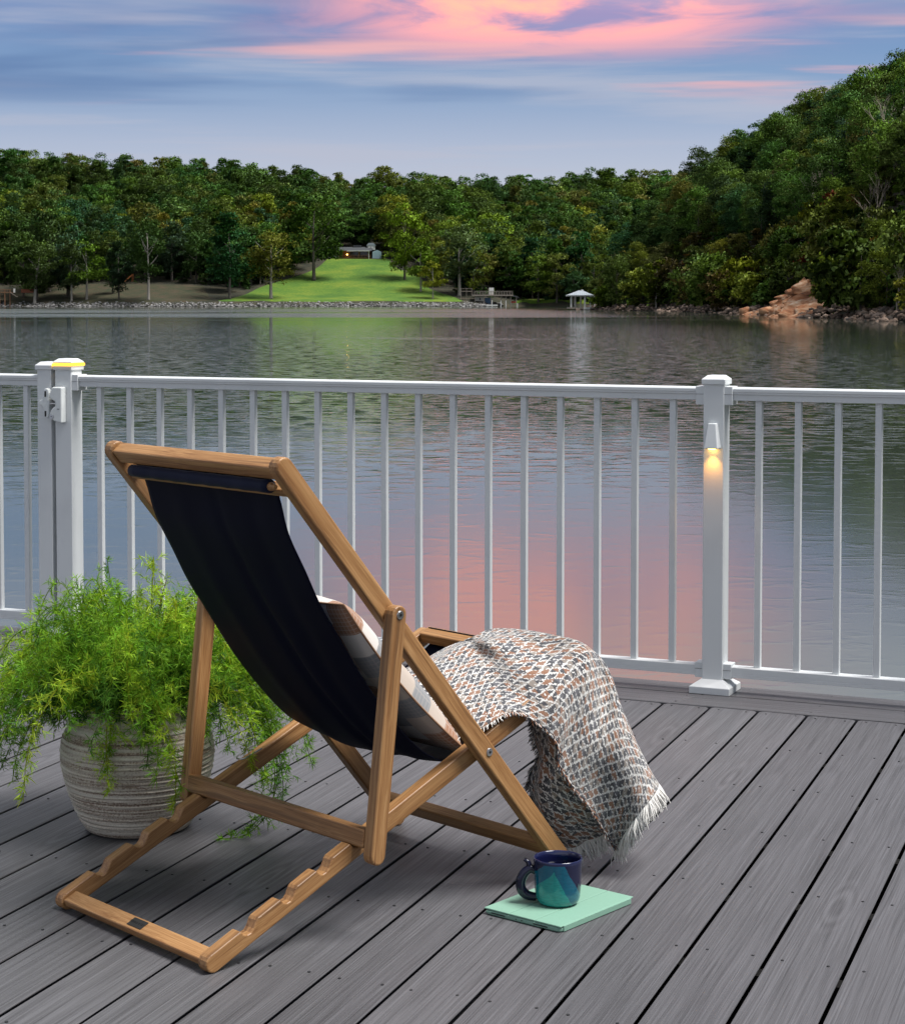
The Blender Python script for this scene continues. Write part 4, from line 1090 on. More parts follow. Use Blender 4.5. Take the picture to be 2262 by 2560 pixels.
# ------------------------------------------------------------------ far shore: riprap, rocks
def px_X(u, Y): return (u-1131.0)/F_PX*Y
def px_Z(v, Y): return CAM_H + (752.0-v)/F_PX*Y
ROCK_V = []
for sd in range(6):
    r = np.random.RandomState(sd)
    bm = bmesh.new(); bmesh.ops.create_icosphere(bm, subdivisions=1, radius=1.0)
    v = np.array([tuple(x.co) for x in bm.verts]); f = np.array([[x.index for x in p.verts] for p in bm.faces]); bm.free()
    v *= r.uniform(.65, 1.15, (len(v), 1)); v *= np.array([1.2, .9, .7])
    ROCK_V.append((v, f))
def rock_field(name, pts, mat, kind='stuff', parent=None, label=None, cat=None):
    Vs, Fs, b = [], [], 0
    r = np.random.RandomState(len(pts))
    for (x, y, z, s) in pts:
        v, f = ROCK_V[r.randint(6)]
        a = r.uniform(0, 6.28); c_, s_ = math.cos(a), math.sin(a)
        rot = np.array([[c_, -s_, 0], [s_, c_, 0], [0, 0, 1]])
        Vs.append((v*s) @ rot.T + (x, y, z)); Fs.append(f+b); b += len(v)
    o = np_mesh(name, np.concatenate(Vs), np.concatenate(Fs), mat, parent)
    return tag(o, label, cat, None, kind)
rr = random.Random(21)
pts = []
for _ in range(3600):
    X = rr.uniform(-170, 16); d = rr.uniform(-1.8, 3.4); Y = far_shore(X)+d
    pts.append((X, Y, -.65+(d+1.8)/5.2*1.40 + rr.uniform(-.15, .2), rr.choice((.2, .25, .3, .38, .5))*rr.uniform(.8, 1.2)))
rock_field('riprap', pts, MAT['rip'], label='bank of grey riprap stones along the far waterline', cat='rocks')
pts = []
for _ in range(1500):
    Y = rr.uniform(120, 395); X = right_shore(Y) + rr.uniform(-2.6, 1.0)
    pts.append((X, Y, -.7 + (X-right_shore(Y)+2.6)*.35 + rr.uniform(-.1, .15), rr.uniform(.14, .42) if rr.random() < .93 else rr.uniform(.5, .8)))
rock_field('shore_rocks', pts, MAT['shore'], label='dark brown stones along the foot of the right hillside', cat='rocks')
# red rock outcrop
outc = empty('rock_outcrop', (39.5, 226, 0), 0, 'bare orange-red rock outcrop at the foot of the right hillside', 'rock')
rngo = np.random.RandomState(5)
nu_, nv_ = 90, 44
yy = np.linspace(-24, 24, nu_); V = []
site = rngo.uniform([-24, 0], [24, 9], (46, 2)); sh = rngo.uniform(-.9, 1.1, 46)
for j in range(nv_):
    f = j/(nv_-1)
    for i in range(nu_):
        y = yy[i]; crest = 4.8*math.exp(-((y-1)/11.0)**2) + 1.2*math.exp(-((y+15)/6.0)**2) + .5
        z = -1.0 + f*(crest+1.0)
        dd = np.hypot((site[:, 0]-y)*.8, site[:, 1]-z); k = np.argsort(dd)[:2]
        face = sh[k[0]] + .35*math.tanh((dd[k[1]]-dd[k[0]])*1.5)
        x = -1.6 + f*f*5.0 + f*1.5 - face*1.7 + .45*math.sin(y*1.9+z*2.3) + .3*math.sin(y*4.1-z*3.0) + .22*math.sin(y*8.3+z*6.1)
        V.append((x + (right_shore(226+y)-39.5), y, z))
a = np.array([j*nu_+i for j in range(nv_-1) for i in range(nu_-1)])
np_mesh('rock_face', np.array(V), np.stack([a, a+1, a+1+nu_, a+nu_], 1), MAT['red'], outc)
for i in range(16):
    y = rngo.uniform(-22, 22); v, f = ROCK_V[i % 6]
    o = np_mesh('fallen_block', v*rngo.uniform(.5, 1.5), f, MAT['red'], outc)
    o.location = (right_shore(226+y)-39.5-rngo.uniform(.5, 2.2), y, -.5+rngo.uniform(0, .5))

# ------------------------------------------------------------------ trees
def leaf_quads(P, Nn, size, r):
    n = len(P)
    Nn = Nn + r.randn(n, 3)*.55; Nn /= np.linalg.norm(Nn, axis=1, keepdims=True)+1e-9
    t = np.cross(Nn, r.randn(n, 3)); t /= np.linalg.norm(t, axis=1, keepdims=True)+1e-9
    b = np.cross(Nn, t)
    s = size*r.uniform(.55, 1.25, (n, 1)); s2 = s*r.uniform(.55, .95, (n, 1))
    V = np.stack([P-t*s*.5, P+b*s2*.5, P+t*s*.5, P-b*s2*.5], 1).reshape(-1, 3)
    return V, np.arange(n*4).reshape(n, 4)
def crown_data(seed, H, Wd, z0, ncl, nlf, leaf, shape='oak'):
    """clumps of leaves through an uneven crown volume; H total height, z0 crown base"""
    r = np.random.RandomState(seed)
    Ps, Ns, Sn = [], [], []
    hc = H - z0; cc = np.array([0, 0, z0+hc*.5])
    lob = r.uniform(-.22, .22, 6)
    for k in range(ncl):
        while True:
            if shape == 'pine':
                f = (k+r.rand())/ncl; rad = (1-f)**.8*.98+.05
                th = r.uniform(0, 6.283); rr_ = rad*math.sqrt(r.uniform(.15, 1)); c = np.array([math.cos(th)*rr_*Wd*.5, math.sin(th)*rr_*Wd*.5, z0+hc*f*.97]); break
            d = r.randn(3); d /= np.linalg.norm(d)
            q = r.uniform(.25, 1)**(1/2.2)
            th = math.atan2(d[1], d[0]); w = 1 + lob[0]*math.sin(th+lob[1]*9) + lob[2]*math.sin(2*th+lob[3]*20) + lob[4]*math.sin(3*th+lob[5]*31)
            zz = d[2]*q
            prof = 1.0 if shape == 'oak' else (1-.35*max(0, zz))*(1 if zz > -.6 else .8)
            c = np.array([d[0]*q*Wd*.5*w*prof, d[1]*q*Wd*.5*w*prof, z0+hc*.5+zz*hc*.5]); break
        cr = (.185*Wd + .02*hc)*r.uniform(.6, 1.2)
        if shape == 'pine': cr = .16*Wd*r.uniform(.6, 1.1)
        n = int(nlf*r.uniform(.7, 1.2))
        dd = r.randn(n, 3); dd /= np.linalg.norm(dd, axis=1, keepdims=True)
        dd[:, 2] = np.where(dd[:, 2] < -.35, -dd[:, 2]*.6, dd[:, 2])
        sc = np.array([1, 1, .72 if shape != 'pine' else .32])
        rad = r.uniform(.70, 1.06, (n, 1))
        p = c + dd*sc*cr*rad
        Ps.append(p); Ns.append(dd)
        out = (p-cc)/np.array([Wd*.5, Wd*.5, hc*.5]); out /= np.linalg.norm(out, axis=1, keepdims=True)+1e-9
        Sn.append(dd*.62 + out*.70 + r.randn(n, 3)*.16)
    P = np.concatenate(Ps); Nn = np.concatenate(Ns); S = np.concatenate(Sn); S /= np.linalg.norm(S, axis=1, keepdims=True)
    V, Fq = leaf_quads(P, Nn, leaf, r)
    return V, Fq, np.repeat(S, 4, axis=0)
def trunk_bm(seed, H, z0, Wd, r0, limbs=6, lean=0.0):
    r = random.Random(seed); bm = bmesh.new()
    top = z0 + (H-z0)*.75
    pts = [(lean*f*f*H + .012*H*math.sin(f*5+seed)*f, .012*H*math.cos(f*4+seed)*f, f*top) for f in (0, .04, .15, .3, .5, .75, 1)]
    rad = [r0*1.5, r0*1.1, r0*.95, r0*.8, r0*.62, r0*.38, r0*.12]
    add_tube(bm, pts, rad, 7)
    for i in range(limbs):
        f = r.uniform(.36, .85); a = r.uniform(0, 6.28)
        k = f*6; i0 = min(5, int(np.searchsorted([0, .04, .15, .3, .5, .75, 1], f))-1)
        z = f*top; x = lean*f*f*H; L_ = Wd*.40*r.uniform(.6, 1.1)
        add_tube(bm, [(x, 0, z), (x+math.cos(a)*L_*.5, math.sin(a)*L_*.5, z+L_*.35), (x+math.cos(a)*L_, math.sin(a)*L_, z+L_*.8)], [r0*.36, r0*.24, r0*.06], 5)
    return bm
def mesh_of(bm, name, mat):
    me = bpy.data.meshes.new(name); bm.normal_update(); bm.to_mesh(me); bm.free(); me.materials.append(mat)
    me.polygons.foreach_set('use_smooth', [True]*len(me.polygons)); return me
PROTO = {}
def proto(key, H, Wd, z0, ncl, nlf, leaf, shape, r0, limbs=6, lean=0.0, bark='bark', seed=0):
    V, Fq, S = crown_data(seed+17, H, Wd, z0, ncl, nlf, leaf, shape)
    if lean: V[:, 0] += lean*(V[:, 2]/H)**2*H
    PROTO[key] = (np_mesh('crown_'+key, V, Fq, MAT['leaf'], False, normals=S), mesh_of(trunk_bm(seed, H, z0, Wd, r0, limbs, lean), 'trunk_'+key, MAT[bark]), H)
for i in range(4):
    proto('near_oak%d' % i, 14, 9.5, 2.0, 48, 210, .34, 'oak', .26, 6, seed=i)
    proto('far_oak%d' % i, 17, 11, 1.8, 38, 150, .56, 'oak', .34, 6, seed=10+i)
for i in range(3):
    proto('near_tall%d' % i, 16, 7.5, 2.2, 48, 190, .33, 'tall', .24, 6, seed=20+i)
    proto('far_tall%d' % i, 19, 8.8, 2.0, 40, 135, .53, 'tall', .32, 6, seed=30+i)
for i in range(2):
    proto('near_pine%d' % i, 14, 7.0, 2.0, 80, 60, .38, 'pine', .20, 4, seed=40+i)
    proto('near_bush%d' % i, 5, 5.2, .3, 40, 90, .34, 'oak', .09, 5, seed=50+i)
    proto('shore_tree%d' % i, 18, 10.5, 2.8, 44, 115, .50, 'oak', .42, 7, bark='bark_pale', seed=60+i)
proto('lean_tree', 17, 10, 4, 40, 110, .50, 'oak', .45, 7, lean=-.10, bark='bark_pale', seed=66)
proto('slim_tree', 9, 5.2, 1.5, 34, 110, .30, 'tall', .16, 5, bark='bark_pale', seed=70)
def tree(name, key, X, Y, s, rz, tint, label, group=None, z=None, sx_=1.0):
    me_c, me_t, H = PROTO[key]
    z = height(X, Y) if z is None else z
    t = empty(name, (X, Y, z-.15), rz, label, 'tree', group); t.scale = (s*sx_, s*sx_, s)
    o = bpy.data.objects.new('trunk', me_t); link(o, t)
    c = bpy.data.objects.new('crown', me_c); link(c, t); c.color = (*tint, 1)
    return t
DK, MD, LT, YL, OL, BL = (.096, .190, .058), (.150, .265, .064), (.225, .345, .068), (.35, .39, .066), (.215, .262, .070), (.086, .196, .092)
def jit(c, r, a=.18): return tuple(max(.004, x*r.uniform(1-a, 1+a)) for x in c)
rt = random.Random(77)
# single trees that can be told apart on the far shore: (u, distance behind shore, proto, height, width factor, tint, name, label)
singles = [
 (678, 10, 'shore_tree0', 22, 1.05, (.105, .105, .022), 'round_tree', 'rounded yellow-olive tree with a thin pale trunk at the left edge of the lawn'),
 (785, 52, 'far_oak1', 30, 1.0, (.045, .080, .018), 'broad_tree', 'tall broad green tree on the lawn, left of the brick house'),
 (1012, 50, 'far_oak2', 25, .80, (.105, .175, .016), 'bright_tree', 'bright yellow-green tree right of the brick house'),
 (1052, 26, 'slim_tree', 17, 1.1, (.085, .130, .018), 'slender_tree', 'mid-size light green tree below the bright yellow-green tree'),
 (1082, 9, 'slim_tree', 13, 1.0, (.15, .17, .02), 'young_tree', 'small yellow-green tree with a white trunk by the water at the lawn corner'),
 (1148, 16, 'shore_tree1', 22, 1.05, (.070, .095, .045), 'grey_tree', 'greyish green spreading tree left of the boathouse'),
 (88, 1.5, 'lean_tree', 19, 1.0, (.050, .072, .028), 'leaning_tree', 'tree with a pale leaning trunk at the waterline by the far-left dock'),
 (180, 3, 'shore_tree1', 18, .75, (.045, .062, .030), 'narrow_tree', 'narrow grey-green tree on the dry bank near the waterline, right of the leaning tree'),
 (218, 6, 'slim_tree', 20, 1.15, (.070, .115, .018), 'light_tree', 'light green tree on the dry bank, right of the narrow grey-green tree'),
 (298, 5, 'far_tall1', 19, .85, (.020, .036, .022), 'dark_tree', 'dark blue-green tree at the right part of the dry bank'),
 (372, 4, 'shore_tree0', 26, .72, (.030, .055, .016), 'tall_tree', 'tall tree with a long pale trunk near the water, left of the lawn'),
 (575, 7, 'far_tall0', 27, .85, (.018, .056, .022), 'deep_green_tree', 'deep green conical tree just left of the yellow-olive tree'),
 (60, 14, 'far_oak0', 20, .95, (.050, .080, .026), 'leafy_tree', 'leafy green tree behind the far-left dock'),
 (125, 24, 'far_oak3', 26, .9, (.032, .050, .020), 'big_tree', 'big dark tree behind the leaning waterline tree'),
 (1452, 10, 'far_tall2', 24, .85, (.028, .075, .030), 'pole_tree', 'tall blue-green tree with a bare lower trunk behind the white gazebo'),
 (1330, 9, 'far_tall0', 20, .9, (.020, .055, .030), 'waterside_tree', 'dark green tree at the water between the boathouse and the gazebo'),
]
for (u, d, key, Ht, wf, tint, nm, lab) in singles:
    Y = 605 + d; X = px_X(u, Y); Y = far_shore(X)+d; X = px_X(u, Y)
    s = Ht/PROTO[key][2]
    tree(nm, key, X, Y, s, rt.uniform(0, 6.28), (min(.42, tint[0]*2.5), min(.42, tint[1]*2.7), min(.2, tint[2]*2.4)), lab, None, None, wf)
# the woods: candidate spots, largest ones as trees of their own, the rest as one mass each
cand = []
def ok_far(X, Y):
    d = Y-far_shore(X)
    if -76+.36*d-2 < X < 5-.30*d+3 and d < 97: return False
    if 5 <= X < 24 and d < 12: return False
    if -160 < X < -72 and d < 40: return rt.random() < .10
    return True
d = 4.0
while d < 205:
    step = 7.4 if d < 120 else 9.0
    X = -168 - .2*d
    while X < 165:
        x = X + rt.uniform(-3, 3); y = far_shore(x) + d + rt.uniform(-3, 3)
        u = 1131 + F_PX*x/y
        if -230 < u < 2000 and ok_far(x, y): cand.append((x, y, 'far'))
        X += step*rt.uniform(.85, 1.15)
    d += step*.9
Y = 128.0
while Y < 428:
    dx = 1.6
    while dx < 74:
        y = Y + rt.uniform(-2.6, 2.6); x = right_shore(y) + dx + rt.uniform(-1.2, 1.2)
        u = 1131 + F_PX*x/y
        if u < 2480 and not (206 < y < 247 and dx < 4.0):
            cand.append((x, y, 'near', dx))
        dx += (3.6 if dx < 9 else 4.9)*rt.uniform(.85, 1.2)
    Y += 5.0
near = [c for c in cand if c[2] == 'near']; far = [c for c in cand if c[2] == 'far']
def spec_near(c):
    x, y, _, dx = c
    if dx < 7:
        k = rt.choice(['near_bush0', 'near_bush1', 'near_bush0', 'near_tall0', 'near_pine0', 'near_oak1']); h = rt.uniform(3.2, 7.5)
        t = rt.choice([LT, YL, OL, MD, OL, (.16, .14, .05)])
    else:
        k = rt.choice(['near_oak0', 'near_oak1', 'near_oak2', 'near_oak3', 'near_tall0', 'near_tall1', 'near_tall2', 'near_pine0', 'near_pine1'])
        h = rt.uniform(7.0, 11.0) if dx < 20 else rt.uniform(8.5, 12.5)
        t = rt.choice([DK, MD, MD, MD, DK, LT, OL, BL]) if 'pine' not in k else rt.choice([(.050, .105, .056), (.060, .125, .050)])
        if 180 < y < 260 and dx < 26 and rt.random() < .5: t = rt.choice([OL, (.16, .15, .05), LT, (.12, .115, .05)]); h *= .72
    return k, h, jit(t, rt)
def spec_far(c):
    x, y = c[:2]; dsh = y-far_shore(x)
    k = rt.choice(['far_oak0', 'far_oak1', 'far_oak2', 'far_oak3', 'far_tall0', 'far_tall1', 'far_tall2'])
    h = rt.choice([rt.uniform(12, 16), rt.uniform(14, 19), rt.uniform(16, 21)]) if dsh > 12 else rt.uniform(12, 19)
    w = [DK, DK, MD, MD, LT, OL, YL, BL]; t = rt.choice(w if dsh < 110 else [DK, DK, MD, MD, OL])
    if x < -60 and dsh < 60: t = rt.choice([DK, BL, DK, MD])
    return k, h, jit(t, rt)
def zone_near(u, dx):
    z = 'near the headland' if u < 1650 else 'left of the red rocks' if u < 1900 else 'above the red rocks' if u < 2075 else 'right of the red rocks'
    return z, ('low on' if dx < 12 else 'halfway up' if dx < 26 else 'high on')
def lab_near(k, h, t, u, dx):
    z, w = zone_near(u, dx)
    tone = 'yellow-green' if t[0] > .262 else 'olive-green' if t[0] > .182 else 'dark green' if t[0] < .120 else 'mid-green'
    if 'bush' in k: l, nm = '%s rounded bush %s the right hillside, %s' % (tone, w, z), 'hillside_bush'
    elif 'pine' in k: l, nm = 'dark evergreen %s the right hillside, %s' % (w, z), 'evergreen_tree'
    elif h < 7.6: l, nm = 'small %s tree %s the right hillside, %s' % (tone, w, z), 'small_tree'
    else: l, nm = '%s broadleaf tree %s the right hillside, %s' % (tone, w, z), 'broadleaf_tree'
    return l, nm, 'trees and bushes: ' + l
def lab_far(k, h, t, u, d):
    z = ('behind the far-left dock' if u < 200 else 'above the dry bank' if u < 560 else 'left of the lawn' if u < 800 else 'behind the brick house' if u < 1000
         else 'between lawn and boathouse' if u < 1190 else 'behind the boathouse' if u < 1400 else 'behind the gazebo')
    w = 'at the front edge' if d < 22 else 'in the middle' if d < 55 else 'further up'
    tone = 'yellowish' if t[0] > .262 else 'olive-green' if t[0] > .182 else 'dark green' if t[0] < .120 else 'mid-green'
    sh = 'slender' if 'tall' in k else 'broad'
    l = '%s %s tree %s of the far wood, %s' % (sh, tone, w, z)
    return l, 'broadleaf_tree', 'trees: ' + l
near.sort(key=lambda c: c[1]*(1 + (10 if F_PX*c[0]/c[1] > 1290 else 0)) + c[3]*4); far.sort(key=lambda c: c[1] + (400 if abs(F_PX*c[0]/c[1]) > 1200 else 0))
NI, FI = 165, 130
mass = {'far': [], 'near': []}
for i, c in enumerate(near):
    k, h, t = spec_near(c)
    if i < NI:
        l, nm, g = lab_near(k, h, t, 1131+F_PX*c[0]/c[1], c[3])
        tree(nm, k, c[0], c[1], h/PROTO[k][2], rt.uniform(0, 6.28), t, l, g, None, rt.uniform(.85, 1.2))
    else: mass['near'].append((c[0], c[1], h, t, k))
for i, c in enumerate(far):
    k, h, t = spec_far(c)
    if i < FI:
        l, nm, g = lab_far(k, h, t, 1131+F_PX*c[0]/c[1], c[1]-far_shore(c[0]))
        tree(nm, k, c[0], c[1], h/PROTO[k][2], rt.uniform(0, 6.28), t, l, g, None, rt.uniform(.9, 1.15))
    else: mass['far'].append((c[0], c[1], h, t, k))
PCOL = bpy.data.collections.new('tree_shapes')          # shapes for the two masses; the collection itself is not in the scene
KEYS = sorted(PROTO)
leaf_inst, _nt = new_mat('wood_mass_leaves')
_b = N(_nt, 'ShaderNodeAttribute', attribute_name='tint', attribute_type='INSTANCER').outputs['Color']
_v = N(_nt, 'ShaderNodeMapRange', {0: N(_nt, 'ShaderNodeNewGeometry').outputs['Random Per Island'], 1: 0.0, 2: 1.0, 3: .72, 4: 1.28}).outputs[0]
_c = MIX(_nt, 1.0, _b, N(_nt, 'ShaderNodeCombineXYZ', {0: _v, 1: _v, 2: _v}).outputs[0], 'MULTIPLY')
_p = N(_nt, 'ShaderNodeBsdfPrincipled', {'Base Color': _c, 'Roughness': .7, 'Specular IOR Level': .08})
_t2 = N(_nt, 'ShaderNodeBsdfTranslucent', {0: MIX(_nt, 1.0, _c, (1.1, 1.2, .6), 'MULTIPLY')})
_m = N(_nt, 'ShaderNodeMixShader', {0: .25, 1: _p.outputs[0], 2: _t2.outputs[0]}); N(_nt, 'ShaderNodeOutputMaterial', {0: _m.outputs[0]})
for k in KEYS:
    me = PROTO[k][0].copy(); me.materials.clear(); me.materials.append(leaf_inst)
    PCOL.objects.link(bpy.data.objects.new('shape_'+k, me))
def woods(name, key, H0, label):
    r = np.random.RandomState(9); L = mass[key]
    me = bpy.data.meshes.new(name); me.vertices.add(len(L))
    me.vertices.foreach_set('co', np.array([(x, y, height(x, y)-.2) for x, y, *_ in L], np.float32).ravel())
    def att(nm, typ, dat, f):
        a = me.attributes.new(nm, typ, 'POINT'); a.data.foreach_set(f, np.asarray(dat).ravel())
    att('idx', 'INT', np.array([KEYS.index(l[4]) for l in L], np.int32), 'value')
    att('rot', 'FLOAT_VECTOR', np.array([(0, 0, r.uniform(0, 6.28)) for _ in L], np.float32), 'vector')
    sc_ = np.array([l[2]/PROTO[l[4]][2] for l in L]); w = r.uniform(.9, 1.2, len(L))
    att('scl', 'FLOAT_VECTOR', np.stack([sc_*w, sc_*w, sc_], 1).astype(np.float32), 'vector')
    att('tint', 'FLOAT_COLOR', np.array([(*l[3], 1) for l in L], np.float32), 'color')
    o = bpy.data.objects.new(name, me); link(o)
    ng = bpy.data.node_groups.new(name+'_nodes', 'GeometryNodeTree')
    ng.interface.new_socket('Geometry', in_out='INPUT', socket_type='NodeSocketGeometry'); ng.interface.new_socket('Geometry', in_out='OUTPUT', socket_type='NodeSocketGeometry')
    gi = ng.nodes.new('NodeGroupInput'); go = ng.nodes.new('NodeGroupOutput')
    ci = ng.nodes.new('GeometryNodeCollectionInfo'); ci.inputs['Collection'].default_value = PCOL; ci.inputs['Separate Children'].default_value = True; ci.inputs['Reset Children'].default_value = True
    ip = ng.nodes.new('GeometryNodeInstanceOnPoints'); ip.inputs['Pick Instance'].default_value = True
    def na(nm, typ):
        n = ng.nodes.new('GeometryNodeInputNamedAttribute'); n.data_type = typ; n.inputs['Name'].default_value = nm; return n.outputs['Attribute']
    e2 = ng.nodes.new('FunctionNodeEulerToRotation'); ng.links.new(na('rot', 'FLOAT_VECTOR'), e2.inputs[0])
    ng.links.new(gi.outputs[0], ip.inputs['Points']); ng.links.new(ci.outputs[0], ip.inputs['Instance']); ng.links.new(na('idx', 'INT'), ip.inputs['Instance Index'])
    ng.links.new(e2.outputs[0], ip.inputs['Rotation']); ng.links.new(na('scl', 'FLOAT_VECTOR'), ip.inputs['Scale']); ng.links.new(ip.outputs[0], go.inputs[0])
    md = o.modifiers.new('trees', 'NODES'); md.node_group = ng
    return tag(o, label, 'wood', None, 'stuff')
woods('far_woods', 'far', 18.0, 'dense dark green wood covering the far hills')
woods('hillside_woods', 'near', 14.0, 'dense green wood covering the upper right hillside')
# undergrowth masses so the ground under the trees stays leafy
def under(name, n, fn, s0, s1, tints, label):
    Vs, Fs, Ns, Ts, b = [], [], [], [], 0
    r = np.random.RandomState(4)
    V0 = [crown_data(300+i, 3.0, 3.6, 0.0, 14, 16, .62, 'oak') for i in range(3)]
    for _ in range(n):
        p = fn(r)
        if p is None: continue
        x, y = p; V, Fq, S = V0[r.randint(3)]; s = r.uniform(s0, s1)
        Vs.append(V*s + (x, y, height(x, y)-.2)); Fs.append(Fq+b); Ns.append(S); b += len(V)
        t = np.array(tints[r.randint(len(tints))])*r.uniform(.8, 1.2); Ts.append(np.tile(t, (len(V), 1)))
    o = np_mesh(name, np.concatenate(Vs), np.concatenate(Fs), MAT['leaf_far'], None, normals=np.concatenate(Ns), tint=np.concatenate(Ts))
    return tag(o, label, 'shrubs', None, 'stuff')
def f_right(r):
    y = r.uniform(130, 420); dx = 1.2 + 40*r.rand()**1.8
    if 207 < y < 246 and dx < 3.6: return None
    return right_shore(y)+dx, y
under('hillside_undergrowth', 950, f_right, .45, 1.15, [OL, MD, LT, DK, (.15, .12, .05)], 'low leafy undergrowth along the right hillside')
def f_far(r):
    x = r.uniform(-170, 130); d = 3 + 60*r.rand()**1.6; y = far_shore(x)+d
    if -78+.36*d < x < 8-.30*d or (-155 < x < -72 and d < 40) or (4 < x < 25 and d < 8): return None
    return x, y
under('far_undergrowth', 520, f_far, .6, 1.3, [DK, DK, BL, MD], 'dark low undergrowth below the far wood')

# bare and reddish trees on the right hillside
def bare_tree(name, X, Y, H, spread, seed, label, mat='dead'):
    r = random.Random(seed); bm = bmesh.new()
    def grow(p, d, L_, rad, lev):
        pts = [p]; q = p
        for i in range(3):
            d = (d + Vector((r.uniform(-.18, .18), r.uniform(-.18, .18), r.uniform(0, .12)))).normalized(); q = q + d*L_/3; pts.append(q)
        add_tube(bm, pts, [rad, rad*.85, rad*.7, rad*.5], 5 if lev < 2 else 3, False)
        if lev < 4:
            for _ in range(3 if lev else 4):
                nd = (d + Vector((r.uniform(-1, 1), r.uniform(-1, 1), r.uniform(-.1, .7)))*spread).normalized()
                grow(pts[r.choice((2, 3))], nd, L_*r.uniform(.55, .75), rad*.5, lev+1)
    t = empty(name, (X, Y, height(X, Y)-.1), 0, label, 'tree')
    grow(Vector((0, 0, 0)), Vector((.05, 0, 1)), H*.42, H*.016, 0)
    bm_obj('bare_branches', bm, MAT[mat], t, None, True)
    return t
def hill_at(u, v):
    best = None
    for i in range(600):
        Y = 150+i*.5; X = px_X(u, Y); Z = px_Z(v, Y)
        if height(X, Y) >= Z: return X, Y
    return px_X(u, 300), 300
for (u, v, Ht, sp, sd, lab) in [(2236, 470, 13, .6, 3, 'large pale bare tree high on the right hillside at the picture edge'),
                                (2178, 590, 9, .65, 5, 'pale bare bushy tree halfway up the right hillside'),
                                (2040, 560, 9, .42, 8, 'small grey dead tree with few forked branches above the red rocks'),
                                (2240, 760, 6, .7, 11, 'bare grey brush near the water at the right picture edge')]:
    X, Y = hill_at(u, v); Y -= 7; X = px_X(u, Y)
    bare_tree('bare_tree', X, Y, Ht, sp, sd, lab)
for (u, v, key, Ht, tint, lab) in [(2106, 590, 'near_bush0', 6, (.26, .075, .045), 'reddish-brown tree halfway up the right hillside'),
                                   (2030, 640, 'near_bush1', 4.2, (.28, .05, .03), 'small dark red bush above the red rocks'),
                                   (1728, 640, 'near_bush0', 3.4, (.40, .19, .05), 'small orange-brown bush on the right hillside near the headland'),
                                   (2182, 650, 'near_bush1', 4, (.36, .20, .05), 'orange-tinged bush on the right hillside near the picture edge'),
                                   (1640, 745, 'slim_tree', 10, (.19, .25, .03), 'young light green tree with a pale trunk at the foot of the right hillside'),
                                   (1512, 771, 'near_bush1', 5.5, (.15, .24, .03), 'green bush overlapping the right side of the white gazebo'),
                                   (1540, 771, 'near_tall1', 12, (.13, .20, .05), 'tall green tree on the headland right beside the gazebo'),
                                   (1975, 715, 'near_bush0', 5.5, (.10, .15, .04), 'dark olive bush on top of the red rocks, nearer the gazebo'),
                                   (2035, 705, 'near_bush1', 5.5, (.13, .17, .045), 'olive bush on top of the red rocks, nearer the picture edge'),
                                   (1860, 760, 'near_bush0', 7, (.27, .31, .03), 'bright yellow-green shrub left of the red rocks'),
                                   (2150, 780, 'near_bush1', 9, (.09, .14, .035), 'big rounded green bush by the water right of the red rocks'),
                                   (2040, 560, 'near_bush1', 4.5, (.28, .32, .03), 'small yellow-green bush below the grey dead tree')]:
    X, Y = hill_at(u, v); Y -= 5; X = px_X(u, Y)
    tree('coloured_bush' if 'bush' in key else 'young_tree', key, X, Y, Ht/PROTO[key][2], rt.uniform(0, 6), tint, lab)

# ------------------------------------------------------------------ buildings on the shores
def bpart(name, parent, x0, x1, y0, y1, z0, z1, mat, bevel=0.0):
    return box(name, ((x0+x1)/2, (y0+y1)/2, (z0+z1)/2), (x1-x0, y1-y0, z1-z0), MAT[mat], parent, None, bevel)
HY = 688.0; HX = px_X(900, HY); HZ = height(HX, HY)
hs = empty('lake_house', (HX, HY, HZ), 0, 'brick lake house with a covered porch at the top of the lawn', 'house')
def hx(u): return px_X(u, HY)-HX
def hz(v): return px_Z(v, HY)-HZ
zb = hz(661); zt = hz(645.5)
bpart('brick_base', hs, hx(847), hx(926), 0, 9, zb-4, zt, 'brick')
bpart('basement_door', hs, hx(902), hx(910), -.12, .1, zb, hz(647), 'wood_brown')
bpart('house_wall', hs, hx(806), hx(847), 1, 9, zb-4, hz(636), 'cream')
for u0, u1 in ((813, 823), (828, 838)): bpart('dark_opening', hs, hx(u0), hx(u1), .86, 1.05, hz(658), hz(643), 'glass')
bpart('porch_back_wall', hs, hx(848), hx(926), 3, 9, zt, hz(625), 'wood_brown')
for u0, u1 in ((874, 895), (900, 918)): bpart('window', hs, hx(u0), hx(u1), 2.9, 3.05, hz(640), hz(629), 'glass')
bpart('porch_deck', hs, hx(847), hx(926), -.4, 3, zt, zt+.2, 'wood_brown')
for u in np.linspace(849, 923, 9): bpart('porch_post', hs, hx(u)-.06, hx(u)+.06, -.35, -.23, zt, zt+1.0, 'wood_brown')
bpart('porch_rail', hs, hx(847), hx(925), -.36, -.24, zt+1.0, zt+1.12, 'wood_brown')
for u in (871, 898, 922.5): bpart('roof_post', hs, hx(u)-.12, hx(u)+.12, -.4, -.16, zt if u < 920 else zb, hz(627), 'white_trim' if u > 910 else 'wood_brown')
bpart('fascia', hs, hx(868), hx(925), -.7, -.5, hz(628), hz(626.4), 'white_trim')
bm = bmesh.new(); add_prism(bm, [(-.7, hz(626.5)), (10, hz(626.5)), (4.6, hz(616.5))], hx(806), hx(930))
bm_obj('roof', bm, MAT['shingle'], hs, Matrix(((0, 1, 0, 0), (1, 0, 0, 0), (0, 0, 1, 0), (0, 0, 0, 1))))
bpart('chimney', hs, hx(882), hx(902), 4, 6, hz(622), hz(612), 'shingle')
